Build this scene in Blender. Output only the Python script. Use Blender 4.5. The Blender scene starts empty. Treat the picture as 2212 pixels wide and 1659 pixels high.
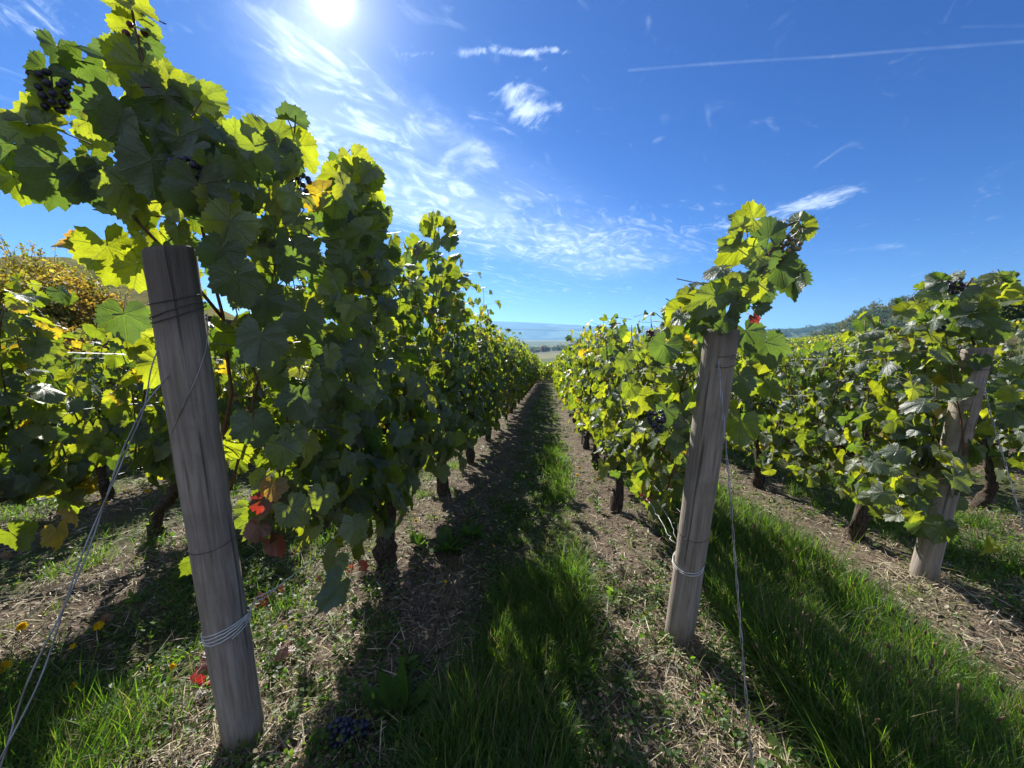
import bpy, math, random
import numpy as np
from mathutils import Vector, Matrix

# ------------------------------------------------------------------ camera, sky, sun, exposure
S = bpy.context.scene
COL = S.collection
CAM_H = 1.1
PITCH = math.radians(6.8)
FPX = 2212 * 13 / 36.0
cam = bpy.data.cameras.new('camera')
cam.lens = 13.0; cam.sensor_width = 36.0; cam.clip_start = 0.02; cam.clip_end = 20000
camo = bpy.data.objects.new('camera', cam); COL.objects.link(camo)
camo.location = (0, 0, CAM_H); camo.rotation_euler = (math.radians(90) - PITCH, 0, 0)
S.camera = camo

SUN = Vector((-0.3203, 0.7310, 0.6045)).normalized()
SUN_EL = math.asin(SUN.z)
SUN_AZ = math.atan2(SUN.x, SUN.y)            # clockwise from +Y
sl = bpy.data.lights.new('sun', 'SUN'); sl.energy = 4.4; sl.angle = math.radians(0.53); sl.color = (1.0, 0.955, 0.88)
so = bpy.data.objects.new('sun', sl); COL.objects.link(so)
so.rotation_euler = SUN.to_track_quat('Z', 'Y').to_euler(); so.location = (0, 0, 30)

S.view_settings.view_transform = 'Standard'; S.view_settings.look = 'None'
S.view_settings.exposure = 1.35; S.view_settings.gamma = 1.0; S.view_settings.use_curve_mapping = False
S.render.engine = 'CYCLES'
S.cycles.max_bounces = 8; S.cycles.diffuse_bounces = 4; S.cycles.transmission_bounces = 5
S.cycles.glossy_bounces = 2; S.cycles.transparent_max_bounces = 6; S.cycles.volume_bounces = 1
S.cycles.use_denoising = True
S.cycles.sample_clamp_indirect = 6.0
S.cycles.caustics_reflective = False; S.cycles.caustics_refractive = False


class NT:
    """small node-tree writer"""
    def __init__(self, tree): self.t = tree; tree.nodes.clear()
    def n(self, typ, ins=None, **kw):
        nd = self.t.nodes.new(typ)
        for k, v in kw.items(): setattr(nd, k, v)
        for k, v in (ins or {}).items():
            s = nd.inputs[k]
            if isinstance(v, bpy.types.NodeSocket): self.t.links.new(v, s)
            else: s.default_value = v
        return nd
    def m(self, op, a, b=None, c=None, clamp=False):
        ins = {0: a}
        if b is not None: ins[1] = b
        if c is not None: ins[2] = c
        return self.n('ShaderNodeMath', ins, operation=op, use_clamp=clamp).outputs[0]
    def vm(self, op, a, b=None, out=0):
        ins = {0: a}
        if b is not None: ins[1] = b
        return self.n('ShaderNodeVectorMath', ins, operation=op).outputs[out]
    def ss(self, x, a, b, lo=0.0, hi=1.0, it='SMOOTHSTEP'):
        return self.n('ShaderNodeMapRange', {0: x, 1: a, 2: b, 3: lo, 4: hi}, interpolation_type=it).outputs[0]
    def mix(self, f, a, b, blend='MIX'):
        nd = self.n('ShaderNodeMix', data_type='RGBA', blend_type=blend)
        for i, v in ((0, f), (6, a), (7, b)):
            if isinstance(v, bpy.types.NodeSocket): self.t.links.new(v, nd.inputs[i])
            else: nd.inputs[i].default_value = v if not isinstance(v, tuple) or len(v) == 4 else (*v, 1)
        return nd.outputs[2]
    def noise(self, vec, scale, detail=4, rough=0.55, dist=0.0, out=0, dim='3D'):
        return self.n('ShaderNodeTexNoise', {'Vector': vec, 'Scale': scale, 'Detail': detail, 'Roughness': rough, 'Distortion': dist}, noise_dimensions=dim).outputs[out]


def pixdir(X, Y):
    x = X - 1106.0; u = 829.5 - Y
    c, s = math.cos(PITCH), math.sin(PITCH)
    return Vector((x, FPX * c + u * s, u * c - FPX * s))


w = bpy.data.worlds.new('World'); S.world = w; w.use_nodes = True
T = NT(w.node_tree)
sky = T.n('ShaderNodeTexSky'); sky.sky_type = 'NISHITA'; sky.sun_disc = False
sky.sun_elevation = SUN_EL; sky.sun_rotation = SUN_AZ
sky.altitude = 150; sky.air_density = 1.0; sky.dust_density = 0.12; sky.ozone_density = 3.0
D = T.vm('NORMALIZE', T.n('ShaderNodeTexCoord').outputs['Generated'])
sep = T.n('ShaderNodeSeparateXYZ', {0: D})
zc = T.m('ADD', T.m('MAXIMUM', sep.outputs[2], 0.0), 0.12)
px_ = T.m('DIVIDE', sep.outputs[0], zc); py_ = T.m('DIVIDE', sep.outputs[1], zc)
plane = T.n('ShaderNodeCombineXYZ', {0: px_, 1: py_, 2: 0.0}).outputs[0]


def cplane(X, Y):
    d = pixdir(X, Y).normalized(); z = max(d.z, 0) + 0.12
    return d.x / z, d.y / z


# cirrus: streaked noise in the plane of the cloud layer, gathered in patches
def streak(pa, pb, sy, scale, detail, dist, seed, rough=0.62):
    """noise drawn out along the direction between two points of the sky"""
    a = cplane(*pa); b = cplane(*pb); L = math.hypot(b[0] - a[0], b[1] - a[1]); c, s_ = (b[0] - a[0]) / L, (b[1] - a[1]) / L
    al = T.m('ADD', T.m('MULTIPLY', px_, c), T.m('MULTIPLY', py_, s_)); ac = T.m('SUBTRACT', T.m('MULTIPLY', py_, c), T.m('MULTIPLY', px_, s_))
    v = T.n('ShaderNodeCombineXYZ', {0: al, 1: T.m('MULTIPLY', ac, sy), 2: seed}).outputs[0]
    return T.noise(v, scale, detail, rough, dist)


n1 = streak((660, 120), (1000, 360), 1.7, 3.6, 9, 2.0, 3.1, 0.56)
n2 = streak((800, 380), (1300, 520), 2.6, 4.2, 8, 1.0, 7.7, 0.60)
n3 = streak((800, 380), (1300, 520), 1.6, 1.3, 4, 0.5, 1.9)
wv = T.n('ShaderNodeSeparateColor', {0: T.noise(plane, 9.0, 6, 0.65, 0.6, out=1)})
wx = T.m('MULTIPLY', T.m('SUBTRACT', wv.outputs[0], 0.5), 0.16); wy = T.m('MULTIPLY', T.m('SUBTRACT', wv.outputs[1], 0.5), 0.16)


def patch(X0, Y0, X1, Y1, wd, wrp=1.0):
    """soft capsule between two points of the sky"""
    a = cplane(X0, Y0); b = cplane(X1, Y1)
    ax, ay = a; dx, dy = b[0] - a[0], b[1] - a[1]; L = max(dx * dx + dy * dy, 1e-6)
    qx = T.m('SUBTRACT', T.m('ADD', px_, T.m('MULTIPLY', wx, wrp)), ax); qy = T.m('SUBTRACT', T.m('ADD', py_, T.m('MULTIPLY', wy, wrp)), ay)
    h = T.m('DIVIDE', T.m('ADD', T.m('MULTIPLY', qx, dx), T.m('MULTIPLY', qy, dy)), L, clamp=True)
    ex = T.m('SUBTRACT', qx, T.m('MULTIPLY', h, dx)); ey = T.m('SUBTRACT', qy, T.m('MULTIPLY', h, dy))
    d = T.m('SQRT', T.m('ADD', T.m('MULTIPLY', ex, ex), T.m('MULTIPLY', ey, ey)))
    return T.ss(d, wd, 0.0)


def add(*xs):
    r = xs[0]
    for x in xs[1:]: r = T.m('ADD', r, x)
    return r


band = add(patch(640, 110, 720, 330, 0.22), patch(760, 190, 1000, 340, 0.20), patch(720, 330, 1000, 480, 0.36), patch(900, 420, 1300, 560, 0.8))
low = add(patch(1000, 560, 1500, 520, 1.1), patch(1000, 640, 1200, 620, 2.0))
wide = T.ss(n3, 0.45, 0.75, 0.0, 0.30)
def erode(field, n, k, lo, hi, top=1.0): return T.ss(T.m('ADD', field, T.m('MULTIPLY', T.m('SUBTRACT', n, 0.5), k)), lo, hi, 0.0, top)


fld = T.m('ADD', T.m('MULTIPLY', T.m('MINIMUM', band, 1.0), 0.75), T.m('MULTIPLY', T.ss(n3, 0.4, 0.7), 0.0))
c1 = T.m('MULTIPLY', erode(fld, n1, 4.2, 0.35, 2.2, 0.78), T.ss(n2, 0.3, 0.66, 0.45, 1.0))
behind = T.m('MULTIPLY', T.ss(sep.outputs[1], 0.05, -0.45), erode(T.ss(n3, 0.3, 0.6), n1, 1.5, 0.1, 0.9, 0.66))   # bright cirrus added out of view behind the camera, to lift the shadows
veil = T.m('MULTIPLY', T.m('MINIMUM', band, 1.0), T.ss(n3, 0.3, 0.7, 0.10, 0.30))
c2 = erode(T.m('MULTIPLY', T.m('MINIMUM', low, 1.0), 0.5), n2, 3.0, 0.5, 1.3, 0.42)


def wpatch(k, *a): return T.m('MULTIPLY', patch(*a), k)


puffs = add(wpatch(1.1, 1112, 205, 1150, 258, 0.11, .7), wpatch(.8, 1140, 238, 1200, 232, 0.05, .5), wpatch(.5, 1080, 210, 1110, 190, 0.06, .5),
            wpatch(1.0, 1640, 478, 1750, 440, 0.20, 1.2), wpatch(1.0, 1740, 442, 1830, 415, 0.14, 1.0), wpatch(.7, 1535, 490, 1600, 480, 0.12, 1),
            wpatch(1.0, 1000, 116, 1200, 108, 0.026, .3), wpatch(.5, 1200, 108, 1300, 110, 0.022, .3), wpatch(.6, 1150, 115, 1180, 150, 0.03, .4), wpatch(.7, 870, 118, 930, 114, 0.022, .3),
            wpatch(.45, 1810, 542, 1920, 532, 0.14, 1), wpatch(.35, 1920, 530, 1990, 550, 0.12, 1),
            wpatch(.4, 1870, 485, 1915, 462, 0.10, 1), wpatch(.5, 1400, 572, 1500, 555, 0.30, 1), wpatch(.8, 1180, 545, 1330, 515, 0.40, 1), wpatch(.6, 1010, 505, 1060, 490, 0.3, 1),
            wpatch(.6, -60, 30, 110, 42, 0.10, .6), wpatch(.16, 150, 60, 600, 60, 0.35, 1.5), wpatch(.4, 130, 265, 250, 300, 0.12, 1))
nf = streak((1640, 478), (1830, 415), 1.8, 10.0, 8, 1.2, 4.4, 0.62)
c3 = T.m('MULTIPLY', erode(puffs, nf, 4.2, 0.2, 2.6), T.m('MINIMUM', T.m('MULTIPLY', puffs, 1.2), 0.75))
trail = T.m('MULTIPLY', add(patch(1360, 152, 1800, 122, 0.009, .02), patch(1800, 122, 2300, 84, 0.011, .02), wpatch(.4, 2080, 58, 2230, 56, 0.008, .02)), 0.085)
trail = T.m('MULTIPLY', trail, T.ss(n2, 0.3, 0.6, 0.5, 1.0))
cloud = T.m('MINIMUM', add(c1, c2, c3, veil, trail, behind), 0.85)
# aureole of the sun seen through the cirrus
ca = T.vm('DOT_PRODUCT', D, tuple(SUN), out='Value')
ang = T.m('ARCCOSINE', T.m('MINIMUM', ca, 1.0))
core = T.m('EXPONENT', T.m('MULTIPLY', T.m('POWER', T.m('DIVIDE', ang, 0.014), 1.4), -1.0))
halo = T.m('EXPONENT', T.m('MULTIPLY', ang, -17.0))
halo2 = T.m('EXPONENT', T.m('MULTIPLY', ang, -3.0))
hsv = T.n('ShaderNodeHueSaturation', {'Color': sky.outputs[0], 'Saturation': 1.25, 'Value': 1.0}).outputs[0]
tint = T.mix(T.ss(sep.outputs[2], 0.0, 0.55), (0.185, 0.30, 0.51), (0.066, 0.225, 0.46))
skyc = T.mix(1.0, hsv, tint, 'MULTIPLY')
glow = T.m('ADD', T.m('MULTIPLY', core, 55.0), T.m('ADD', T.m('MULTIPLY', halo, 5.5), T.m('MULTIPLY', halo2, 0.25)))
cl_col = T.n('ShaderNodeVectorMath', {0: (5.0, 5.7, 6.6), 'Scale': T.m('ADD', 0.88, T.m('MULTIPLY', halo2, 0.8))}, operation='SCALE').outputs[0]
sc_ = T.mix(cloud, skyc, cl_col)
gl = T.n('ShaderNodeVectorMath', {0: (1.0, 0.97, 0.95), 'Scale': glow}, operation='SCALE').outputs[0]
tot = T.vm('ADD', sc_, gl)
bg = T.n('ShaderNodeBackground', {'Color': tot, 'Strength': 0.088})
T.n('ShaderNodeOutputWorld', {'Surface': bg.outputs[0]})

# ------------------------------------------------------------------ terrain and pixel helpers
K = 0.0715            # fall of the ground along the rows
TA = 0.1004           # the rows run this much to the right per metre
AZ = math.atan(TA)
ROWX = {j: -0.89 + 1.412 * (j - 1) for j in range(-3, 10)}    # x - TA*y of each row
rng = np.random.default_rng(11)


def sstep(x, a, b):
    t = np.clip((x - a) / (b - a), 0, 1); return t * t * (3 - 2 * t)


PY = np.array([-400, 0, 24, 80, 110, 250, 600, 900, 1700, 3000, 9000.])
PZ = np.array([28.6, 0, -1.716, -5.5, -8.2, -15.4, -20.5, -19, -4, 0, 0.])


def gz(x, y, fine=True):
    x = np.asarray(x, float); y = np.asarray(y, float)
    z = np.interp(y, PY, PZ)
    rx = np.clip(x - 8, 0, 400)
    z = z + 0.108 * rx * np.exp(-(rx / 420.0) ** 2) * np.exp(-(np.clip(y - 60, 0, 1e5) / 900.0) ** 2)
    lx = np.clip(-x - 4.6, 0, 300)
    z = z + 0.13 * lx * np.exp(-(lx / 200.0) ** 2) * np.exp(-(np.clip(y, 0, 1e5) / 90.0) ** 2)
    if fine:
        n = (0.010 * np.sin(7.1 * x + 1.3 * y + 1) * np.sin(5.3 * y - 2 * x) + 0.007 * np.sin(15 * x - 9 * y) * np.sin(13 * y + 4 * x + 2)
             + 0.012 * np.sin(2.1 * x + 3) * np.sin(2.7 * y + 1.1 * x))
        u = x - TA * y
        ph = ((u - ROWX[1]) / 1.412)
        ridge = 0.022 * np.cos(2 * np.pi * ph)
        fade = np.exp(-np.clip(np.hypot(x, y) - 6, 0, 1e4) / 12)
        z = z + n * fade + (ridge - 0.022) * np.where(y < 26, 1, 0) * fade
    return z


def P(X, Y, depth):
    d = pixdir(X, Y); t = depth / d.y
    return Vector((d.x * t, depth, CAM_H + d.z * t))


def G(X, Y, h=0.0):
    d = pixdir(X, Y); t = (CAM_H - h) / (-d.z - K * d.y)
    for _ in range(3):
        p = d * t
        t *= (CAM_H - h - float(gz(p.x, p.y))) / (-d.z * t)
    p = d * t
    return Vector((p.x, p.y, float(gz(p.x, p.y))))


# ------------------------------------------------------------------ object helpers
def tag(o, label=None, cat=None, group=None, kind=None):
    if label: o['label'] = label
    if cat: o['category'] = cat
    if group: o['group'] = group
    if kind: o['kind'] = kind
    return o


def empty(name, loc=(0, 0, 0), rz=0.0):
    o = bpy.data.objects.new(name, None); COL.objects.link(o)
    o.empty_display_size = 0.1; o.location = loc; o.rotation_euler = (0, 0, rz)
    return o


class Acc:
    """collects triangles with per-vertex colours and per-corner uv, builds ONE mesh"""
    def __init__(self): self.V = []; self.T = []; self.U = []; self.A = []; self.B = []; self.M = []; self.n = 0
    def add(self, V, T, U=None, A=None, B=None, mat=0):
        V = np.asarray(V, float).reshape(-1, 3); T = np.asarray(T, np.int64).reshape(-1, 3)
        nv, nt = len(V), len(T)
        self.V.append(V); self.T.append(T + self.n); self.n += nv
        self.U.append(np.zeros((nt * 3, 2)) if U is None else np.asarray(U, float).reshape(-1, 2))
        def bc(a, d):
            a = np.array(d, float) if a is None else np.asarray(a, float)
            return np.broadcast_to(a, (nv, 4)) if a.ndim == 1 else a
        self.A.append(bc(A, (.1, .1, .1, 0))); self.B.append(bc(B, (.1, .1, .1, 0)))
        self.M.append(np.full(nt, mat, np.int32))
        return self
    def inst(self, temps, idx, M, Pp, A, B, mat=0):
        """templates (V, T, U) copied at many places; M (n,3,3) maps local to world"""
        idx = np.asarray(idx)
        for k, (tv, tt, tu) in enumerate(temps):
            s = np.where(idx == k)[0]
            if not len(s): continue
            n = len(s); nv = len(tv)
            V = np.einsum('nij,vj->nvi', M[s], tv) + Pp[s][:, None, :]
            TT = tt[None] + (np.arange(n) * nv)[:, None, None]
            U = np.broadcast_to(tu[None], (n,) + tu.shape)
            self.add(V.reshape(-1, 3), TT.reshape(-1, 3), U.reshape(-1, 2), np.repeat(A[s], nv, 0), np.repeat(B[s], nv, 0), mat)
        return self
    def mesh(self, name, mats, smooth=True):
        me = bpy.data.meshes.new(name)
        if self.n == 0: return me
        V = np.concatenate(self.V).astype(np.float32); TT = np.concatenate(self.T).astype(np.int32)
        nt = len(TT)
        me.vertices.add(len(V)); me.vertices.foreach_set('co', V.ravel())
        me.loops.add(nt * 3); me.loops.foreach_set('vertex_index', TT.ravel())
        me.polygons.add(nt); me.polygons.foreach_set('loop_start', np.arange(nt, dtype=np.int32) * 3)
        me.polygons.foreach_set('material_index', np.concatenate(self.M))
        me.polygons.foreach_set('use_smooth', np.full(nt, smooth))
        uv = me.uv_layers.new(name='UVMap'); uv.data.foreach_set('uv', np.concatenate(self.U).astype(np.float32).ravel())
        for nm, arr in (('refl', self.A), ('tran', self.B)):
            a = me.attributes.new(nm, 'FLOAT_COLOR', 'POINT'); a.data.foreach_set('color', np.concatenate(arr).astype(np.float32).ravel())
        for m in (mats if isinstance(mats, (list, tuple)) else [mats]): me.materials.append(m)
        me.update(calc_edges=True)
        return me
    def build(self, name, mats, parent=None, smooth=True):
        o = bpy.data.objects.new(name, self.mesh(name, mats, smooth)); COL.objects.link(o)
        if parent: o.parent = parent
        return o


def tube(acc, pts, rad, sides=8, mat=0, A=None, B=None, rough=0.0, cap=True, seed=0, uvs=1.0, flat=1.0):
    pts = np.array([tuple(p) for p in pts], float); n = len(pts)
    rad = np.broadcast_to(np.asarray(rad, float), (n,))
    d = np.gradient(pts, axis=0); d /= np.linalg.norm(d, axis=1)[:, None] + 1e-9
    ref = np.array([0, 0, 1.]) if abs(d[0][2]) < 0.8 else np.array([1., 0, 0])
    fr = []
    a = ref - d[0] * ref.dot(d[0]); a /= np.linalg.norm(a)
    for i in range(n):
        a = a - d[i] * a.dot(d[i]); a /= np.linalg.norm(a) + 1e-9
        fr.append((a, np.cross(d[i], a)))
    th = np.arange(sides) * 2 * np.pi / sides
    R = np.random.default_rng(seed)
    V = np.zeros((n, sides, 3))
    amp = R.normal(size=(n, sides)) * rough
    for i in range(n):
        r = rad[i] * (1 + amp[i])
        V[i] = pts[i] + np.outer(np.cos(th) * r, fr[i][0]) + np.outer(np.sin(th) * r * flat, fr[i][1])
    T = []; U = []
    L = np.concatenate([[0], np.cumsum(np.linalg.norm(np.diff(pts, axis=0), axis=1))])
    for i in range(n - 1):
        for k in range(sides):
            a0, b0 = i * sides + k, i * sides + (k + 1) % sides
            a1, b1 = a0 + sides, b0 + sides
            T += [(a0, b0, b1), (a0, b1, a1)]
            u0, u1 = k / sides, (k + 1) / sides
            U += [(u0, L[i]), (u1, L[i]), (u1, L[i + 1]), (u0, L[i]), (u1, L[i + 1]), (u0, L[i + 1])]
    V = V.reshape(-1, 3)
    if cap:
        V = np.concatenate([V, pts[:1], pts[-1:]])
        c0, c1 = n * sides, n * sides + 1
        for k in range(sides):
            T += [(c0, (k + 1) % sides, k), (c1, (n - 1) * sides + k, (n - 1) * sides + (k + 1) % sides)]
            U += [(0, 0)] * 6
    acc.add(V, T, U, A, B, mat)
    return acc


def prisms(acc, p0, p1, r0, r1, A, B, mat=0):
    """many thin three-sided rods at once"""
    p0 = np.asarray(p0); p1 = np.asarray(p1); n = len(p0)
    if n == 0: return acc
    d = p1 - p0; d /= np.linalg.norm(d, axis=1)[:, None] + 1e-9
    ref = np.where(np.abs(d[:, 2:3]) < 0.8, np.array([[0, 0, 1.]]), np.array([[1., 0, 0]]))
    a = np.cross(d, ref); a /= np.linalg.norm(a, axis=1)[:, None]; b = np.cross(d, a)
    r0 = np.broadcast_to(r0, (n,)); r1 = np.broadcast_to(r1, (n,))
    V = np.zeros((n, 6, 3))
    for k in range(3):
        c, s = math.cos(k * 2.0944), math.sin(k * 2.0944)
        V[:, k] = p0 + (a * c + b * s) * r0[:, None]; V[:, 3 + k] = p1 + (a * c + b * s) * r1[:, None]
    tt = []
    for k in range(3):
        k2 = (k + 1) % 3; tt += [(k, k2, 3 + k2), (k, 3 + k2, 3 + k)]
    tt = np.array(tt)
    TT = tt[None] + (np.arange(n) * 6)[:, None, None]
    return acc.add(V.reshape(-1, 3), TT.reshape(-1, 3), None, np.repeat(A, 6, 0), np.repeat(B, 6, 0), mat)


def norm(a): return a / (np.linalg.norm(a, axis=-1, keepdims=True) + 1e-9)


def basis(tip, nrm, s):
    """columns x, y=tip, z=normal, scaled"""
    tip = norm(tip); z = nrm - tip * np.sum(nrm * tip, -1, keepdims=True); z = norm(z); x = np.cross(tip, z)
    return np.stack([x, tip, z], -1) * np.asarray(s)[..., None, None]


# ------------------------------------------------------------------ materials
def new_mat(name):
    m = bpy.data.materials.new(name); m.use_nodes = True
    return m, NT(m.node_tree)


def leaf_material():
    m, T = new_mat('vine leaf')
    A = T.n('ShaderNodeAttribute', attribute_name='refl'); B = T.n('ShaderNodeAttribute', attribute_name='tran')
    uv = T.n('ShaderNodeSeparateXYZ', {0: T.n('ShaderNodeUVMap', uv_map='UVMap').outputs[0]})
    u, r = uv.outputs[0], uv.outputs[1]
    fu = T.m('ABSOLUTE', T.m('SUBTRACT', T.m('FRACT', T.m('ADD', u, 10.5)), 0.5))
    d = T.m('MULTIPLY', fu, T.m('MULTIPLY', r, 0.96))
    main = T.ss(d, 0.026, 0.006)
    s = T.m('FRACT', T.m('MULTIPLY', T.m('SUBTRACT', r, T.m('MULTIPLY', d, 1.1)), 6.5))
    sec = T.m('MULTIPLY', T.ss(T.m('ABSOLUTE', T.m('SUBTRACT', s, 0.5)), 0.065, 0.02), T.ss(d, 0.30, 0.05))
    vein = T.m('MAXIMUM', main, T.m('MULTIPLY', sec, 0.6))
    pos = T.n('ShaderNodeNewGeometry')
    nz = T.noise(pos.outputs['Position'], 38, 3, 0.6)
    nz2 = T.noise(pos.outputs['Position'], 190, 2, 0.6)
    age = A.outputs['Alpha']
    edge = T.m('ADD', T.m('MULTIPLY', r, 0.75), T.m('MULTIPLY', T.m('SUBTRACT', nz, 0.5), 1.3))
    old = T.ss(T.m('ADD', edge, T.m('MULTIPLY', age, 0.9)), 1.06, 1.34)
    crisp = T.ss(T.m('ADD', edge, T.m('MULTIPLY', age, 0.75)), 1.24, 1.36)
    rc = T.mix(old, A.outputs['Color'], (0.22, 0.16, 0.025)); rc = T.mix(crisp, rc, (0.12, 0.045, 0.02))
    tc = T.mix(old, B.outputs['Color'], (0.62, 0.46, 0.02)); tc = T.mix(crisp, tc, (0.30, 0.07, 0.01))
    rc = T.mix(T.m('MULTIPLY', vein, 0.45), rc, (0.17, 0.22, 0.07)); tc = T.mix(T.m('MULTIPLY', vein, 0.5), tc, (0.22, 0.30, 0.03))
    big = T.ss(T.noise(pos.outputs['Position'], 14, 3, 0.6), 0.3, 0.7, 0.78, 1.22)
    spot = T.m('MULTIPLY', T.ss(T.noise(pos.outputs['Position'], 120, 2, 0.5), 0.69, 0.74), 0.8)
    tc = T.n('ShaderNodeVectorMath', {0: tc, 'Scale': big}, operation='SCALE').outputs[0]
    rc = T.mix(spot, rc, (0.09, 0.05, 0.02)); tc = T.mix(spot, tc, (0.16, 0.07, 0.01))
    var = T.ss(nz2, 0.2, 0.8, 0.8, 1.2)
    rc = T.n('ShaderNodeVectorMath', {0: rc, 'Scale': var}, operation='SCALE').outputs[0]
    # the underside of a vine leaf is felted and paler than its upper side
    under = pos.outputs['Backfacing']
    rc = T.mix(T.m('MULTIPLY', under, 0.6), rc, (0.20, 0.24, 0.18))
    bump = T.n('ShaderNodeBump', {'Height': T.m('ADD', T.m('MULTIPLY', vein, -1.0), T.m('MULTIPLY', nz2, 0.8)), 'Strength': 0.8, 'Distance': 0.003})
    pb = T.n('ShaderNodeBsdfPrincipled', {'Base Color': rc, 'Roughness': 0.37, 'Specular IOR Level': 0.85, 'Normal': bump.outputs[0]})
    tr = T.n('ShaderNodeBsdfTranslucent', {'Color': tc, 'Normal': bump.outputs[0]})
    mx = T.n('ShaderNodeMixShader', {0: 0.55, 1: pb.outputs[0], 2: tr.outputs[0]})
    T.n('ShaderNodeOutputMaterial', {'Surface': mx.outputs[0]})
    return m


def plain_veg(name, rough, mixf, spec=0.3):
    m, T = new_mat(name)
    A = T.n('ShaderNodeAttribute', attribute_name='refl'); B = T.n('ShaderNodeAttribute', attribute_name='tran')
    nz = T.noise(T.n('ShaderNodeNewGeometry').outputs['Position'], 60, 2)
    rc = T.n('ShaderNodeVectorMath', {0: A.outputs['Color'], 'Scale': T.ss(nz, 0.3, 0.7, 0.75, 1.25)}, operation='SCALE').outputs[0]
    pb = T.n('ShaderNodeBsdfPrincipled', {'Base Color': rc, 'Roughness': rough, 'Specular IOR Level': spec})
    if mixf <= 0:
        T.n('ShaderNodeOutputMaterial', {'Surface': pb.outputs[0]}); return m
    tr = T.n('ShaderNodeBsdfTranslucent', {'Color': B.outputs['Color']})
    mx = T.n('ShaderNodeMixShader', {0: mixf, 1: pb.outputs[0], 2: tr.outputs[0]})
    T.n('ShaderNodeOutputMaterial', {'Surface': mx.outputs[0]})
    return m


def wood_material():
    m, T = new_mat('weathered post wood')
    oc = T.n('ShaderNodeTexCoord').outputs['Object']
    st = T.n('ShaderNodeMapping', {'Vector': oc, 'Scale': (1, 1, 0.035)}).outputs[0]
    st2 = T.n('ShaderNodeMapping', {'Vector': oc, 'Scale': (1, 1, 0.12)}).outputs[0]
    g1 = T.noise(st, 120, 6, 0.65, 0.3); g2 = T.noise(st2, 45, 4, 0.6, 0.6); g3 = T.noise(oc, 5, 4, 0.6)
    crack = T.ss(T.noise(st, 48, 2, 0.5, 0.2), 0.66, 0.72)
    knot = T.n('ShaderNodeTexVoronoi', {'Vector': T.n('ShaderNodeMapping', {'Vector': oc, 'Scale': (1, 1, 0.6)}).outputs[0], 'Scale': 5.0}).outputs[0]
    kn = T.ss(knot, 0.13, 0.06)
    c = T.mix(T.ss(g1, 0.3, 0.7), (0.185, 0.155, 0.13), (0.34, 0.29, 0.24))
    c = T.mix(T.ss(g2, 0.4, 0.75, 0.0, 0.55), c, (0.42, 0.38, 0.34))
    c = T.mix(T.ss(g3, 0.45, 0.7, 0.0, 0.6), c, (0.17, 0.145, 0.12))
    c = T.mix(T.m('MULTIPLY', crack, 0.6), c, (0.06, 0.05, 0.042)); c = T.mix(T.m('MULTIPLY', kn, 0.7), c, (0.06, 0.045, 0.035))
    sp = T.ss(T.noise(oc, 260, 2, 0.5), 0.68, 0.74)
    c = T.mix(T.m('MULTIPLY', sp, 0.5), c, (0.45, 0.43, 0.38))
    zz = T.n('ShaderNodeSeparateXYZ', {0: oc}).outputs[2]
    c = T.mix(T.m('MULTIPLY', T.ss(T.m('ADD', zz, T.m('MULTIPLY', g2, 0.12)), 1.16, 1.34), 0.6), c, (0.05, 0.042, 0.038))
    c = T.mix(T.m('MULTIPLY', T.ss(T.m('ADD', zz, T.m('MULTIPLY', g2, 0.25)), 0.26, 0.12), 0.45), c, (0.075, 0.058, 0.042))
    hgt = T.m('SUBTRACT', T.m('ADD', g1, T.m('MULTIPLY', g2, 0.4)), T.m('MULTIPLY', crack, 1.5))
    b = T.n('ShaderNodeBump', {'Height': hgt, 'Strength': 0.7, 'Distance': 0.004})
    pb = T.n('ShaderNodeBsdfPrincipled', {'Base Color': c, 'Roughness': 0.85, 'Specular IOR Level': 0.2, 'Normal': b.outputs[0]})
    T.n('ShaderNodeOutputMaterial', {'Surface': pb.outputs[0]})
    return m


def bark_material():
    m, T = new_mat('vine bark')
    oc = T.n('ShaderNodeTexCoord').outputs['Object']
    st = T.n('ShaderNodeMapping', {'Vector': oc, 'Scale': (1, 1, 0.25)}).outputs[0]
    g1 = T.noise(st, 110, 6, 0.7, 0.8); g2 = T.noise(oc, 22, 3)
    c = T.mix(T.ss(g1, 0.35, 0.7), (0.028, 0.020, 0.016), (0.15, 0.115, 0.09))
    c = T.mix(T.ss(g2, 0.5, 0.75, 0.0, 0.5), c, (0.10, 0.10, 0.06))
    b = T.n('ShaderNodeBump', {'Height': g1, 'Strength': 1.0, 'Distance': 0.012})
    pb = T.n('ShaderNodeBsdfPrincipled', {'Base Color': c, 'Roughness': 0.9, 'Specular IOR Level': 0.15, 'Normal': b.outputs[0]})
    T.n('ShaderNodeOutputMaterial', {'Surface': pb.outputs[0]})
    return m


def simple(name, col, rough, metal=0.0, col2=None, sc=40):
    m, T = new_mat(name)
    oc = T.n('ShaderNodeTexCoord').outputs['Object']
    c = T.mix(T.ss(T.noise(oc, sc, 4), 0.35, 0.65), col, col2 or tuple(v * 0.7 for v in col))
    pb = T.n('ShaderNodeBsdfPrincipled', {'Base Color': c, 'Roughness': rough, 'Metallic': metal})
    T.n('ShaderNodeOutputMaterial', {'Surface': pb.outputs[0]})
    return m


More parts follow.
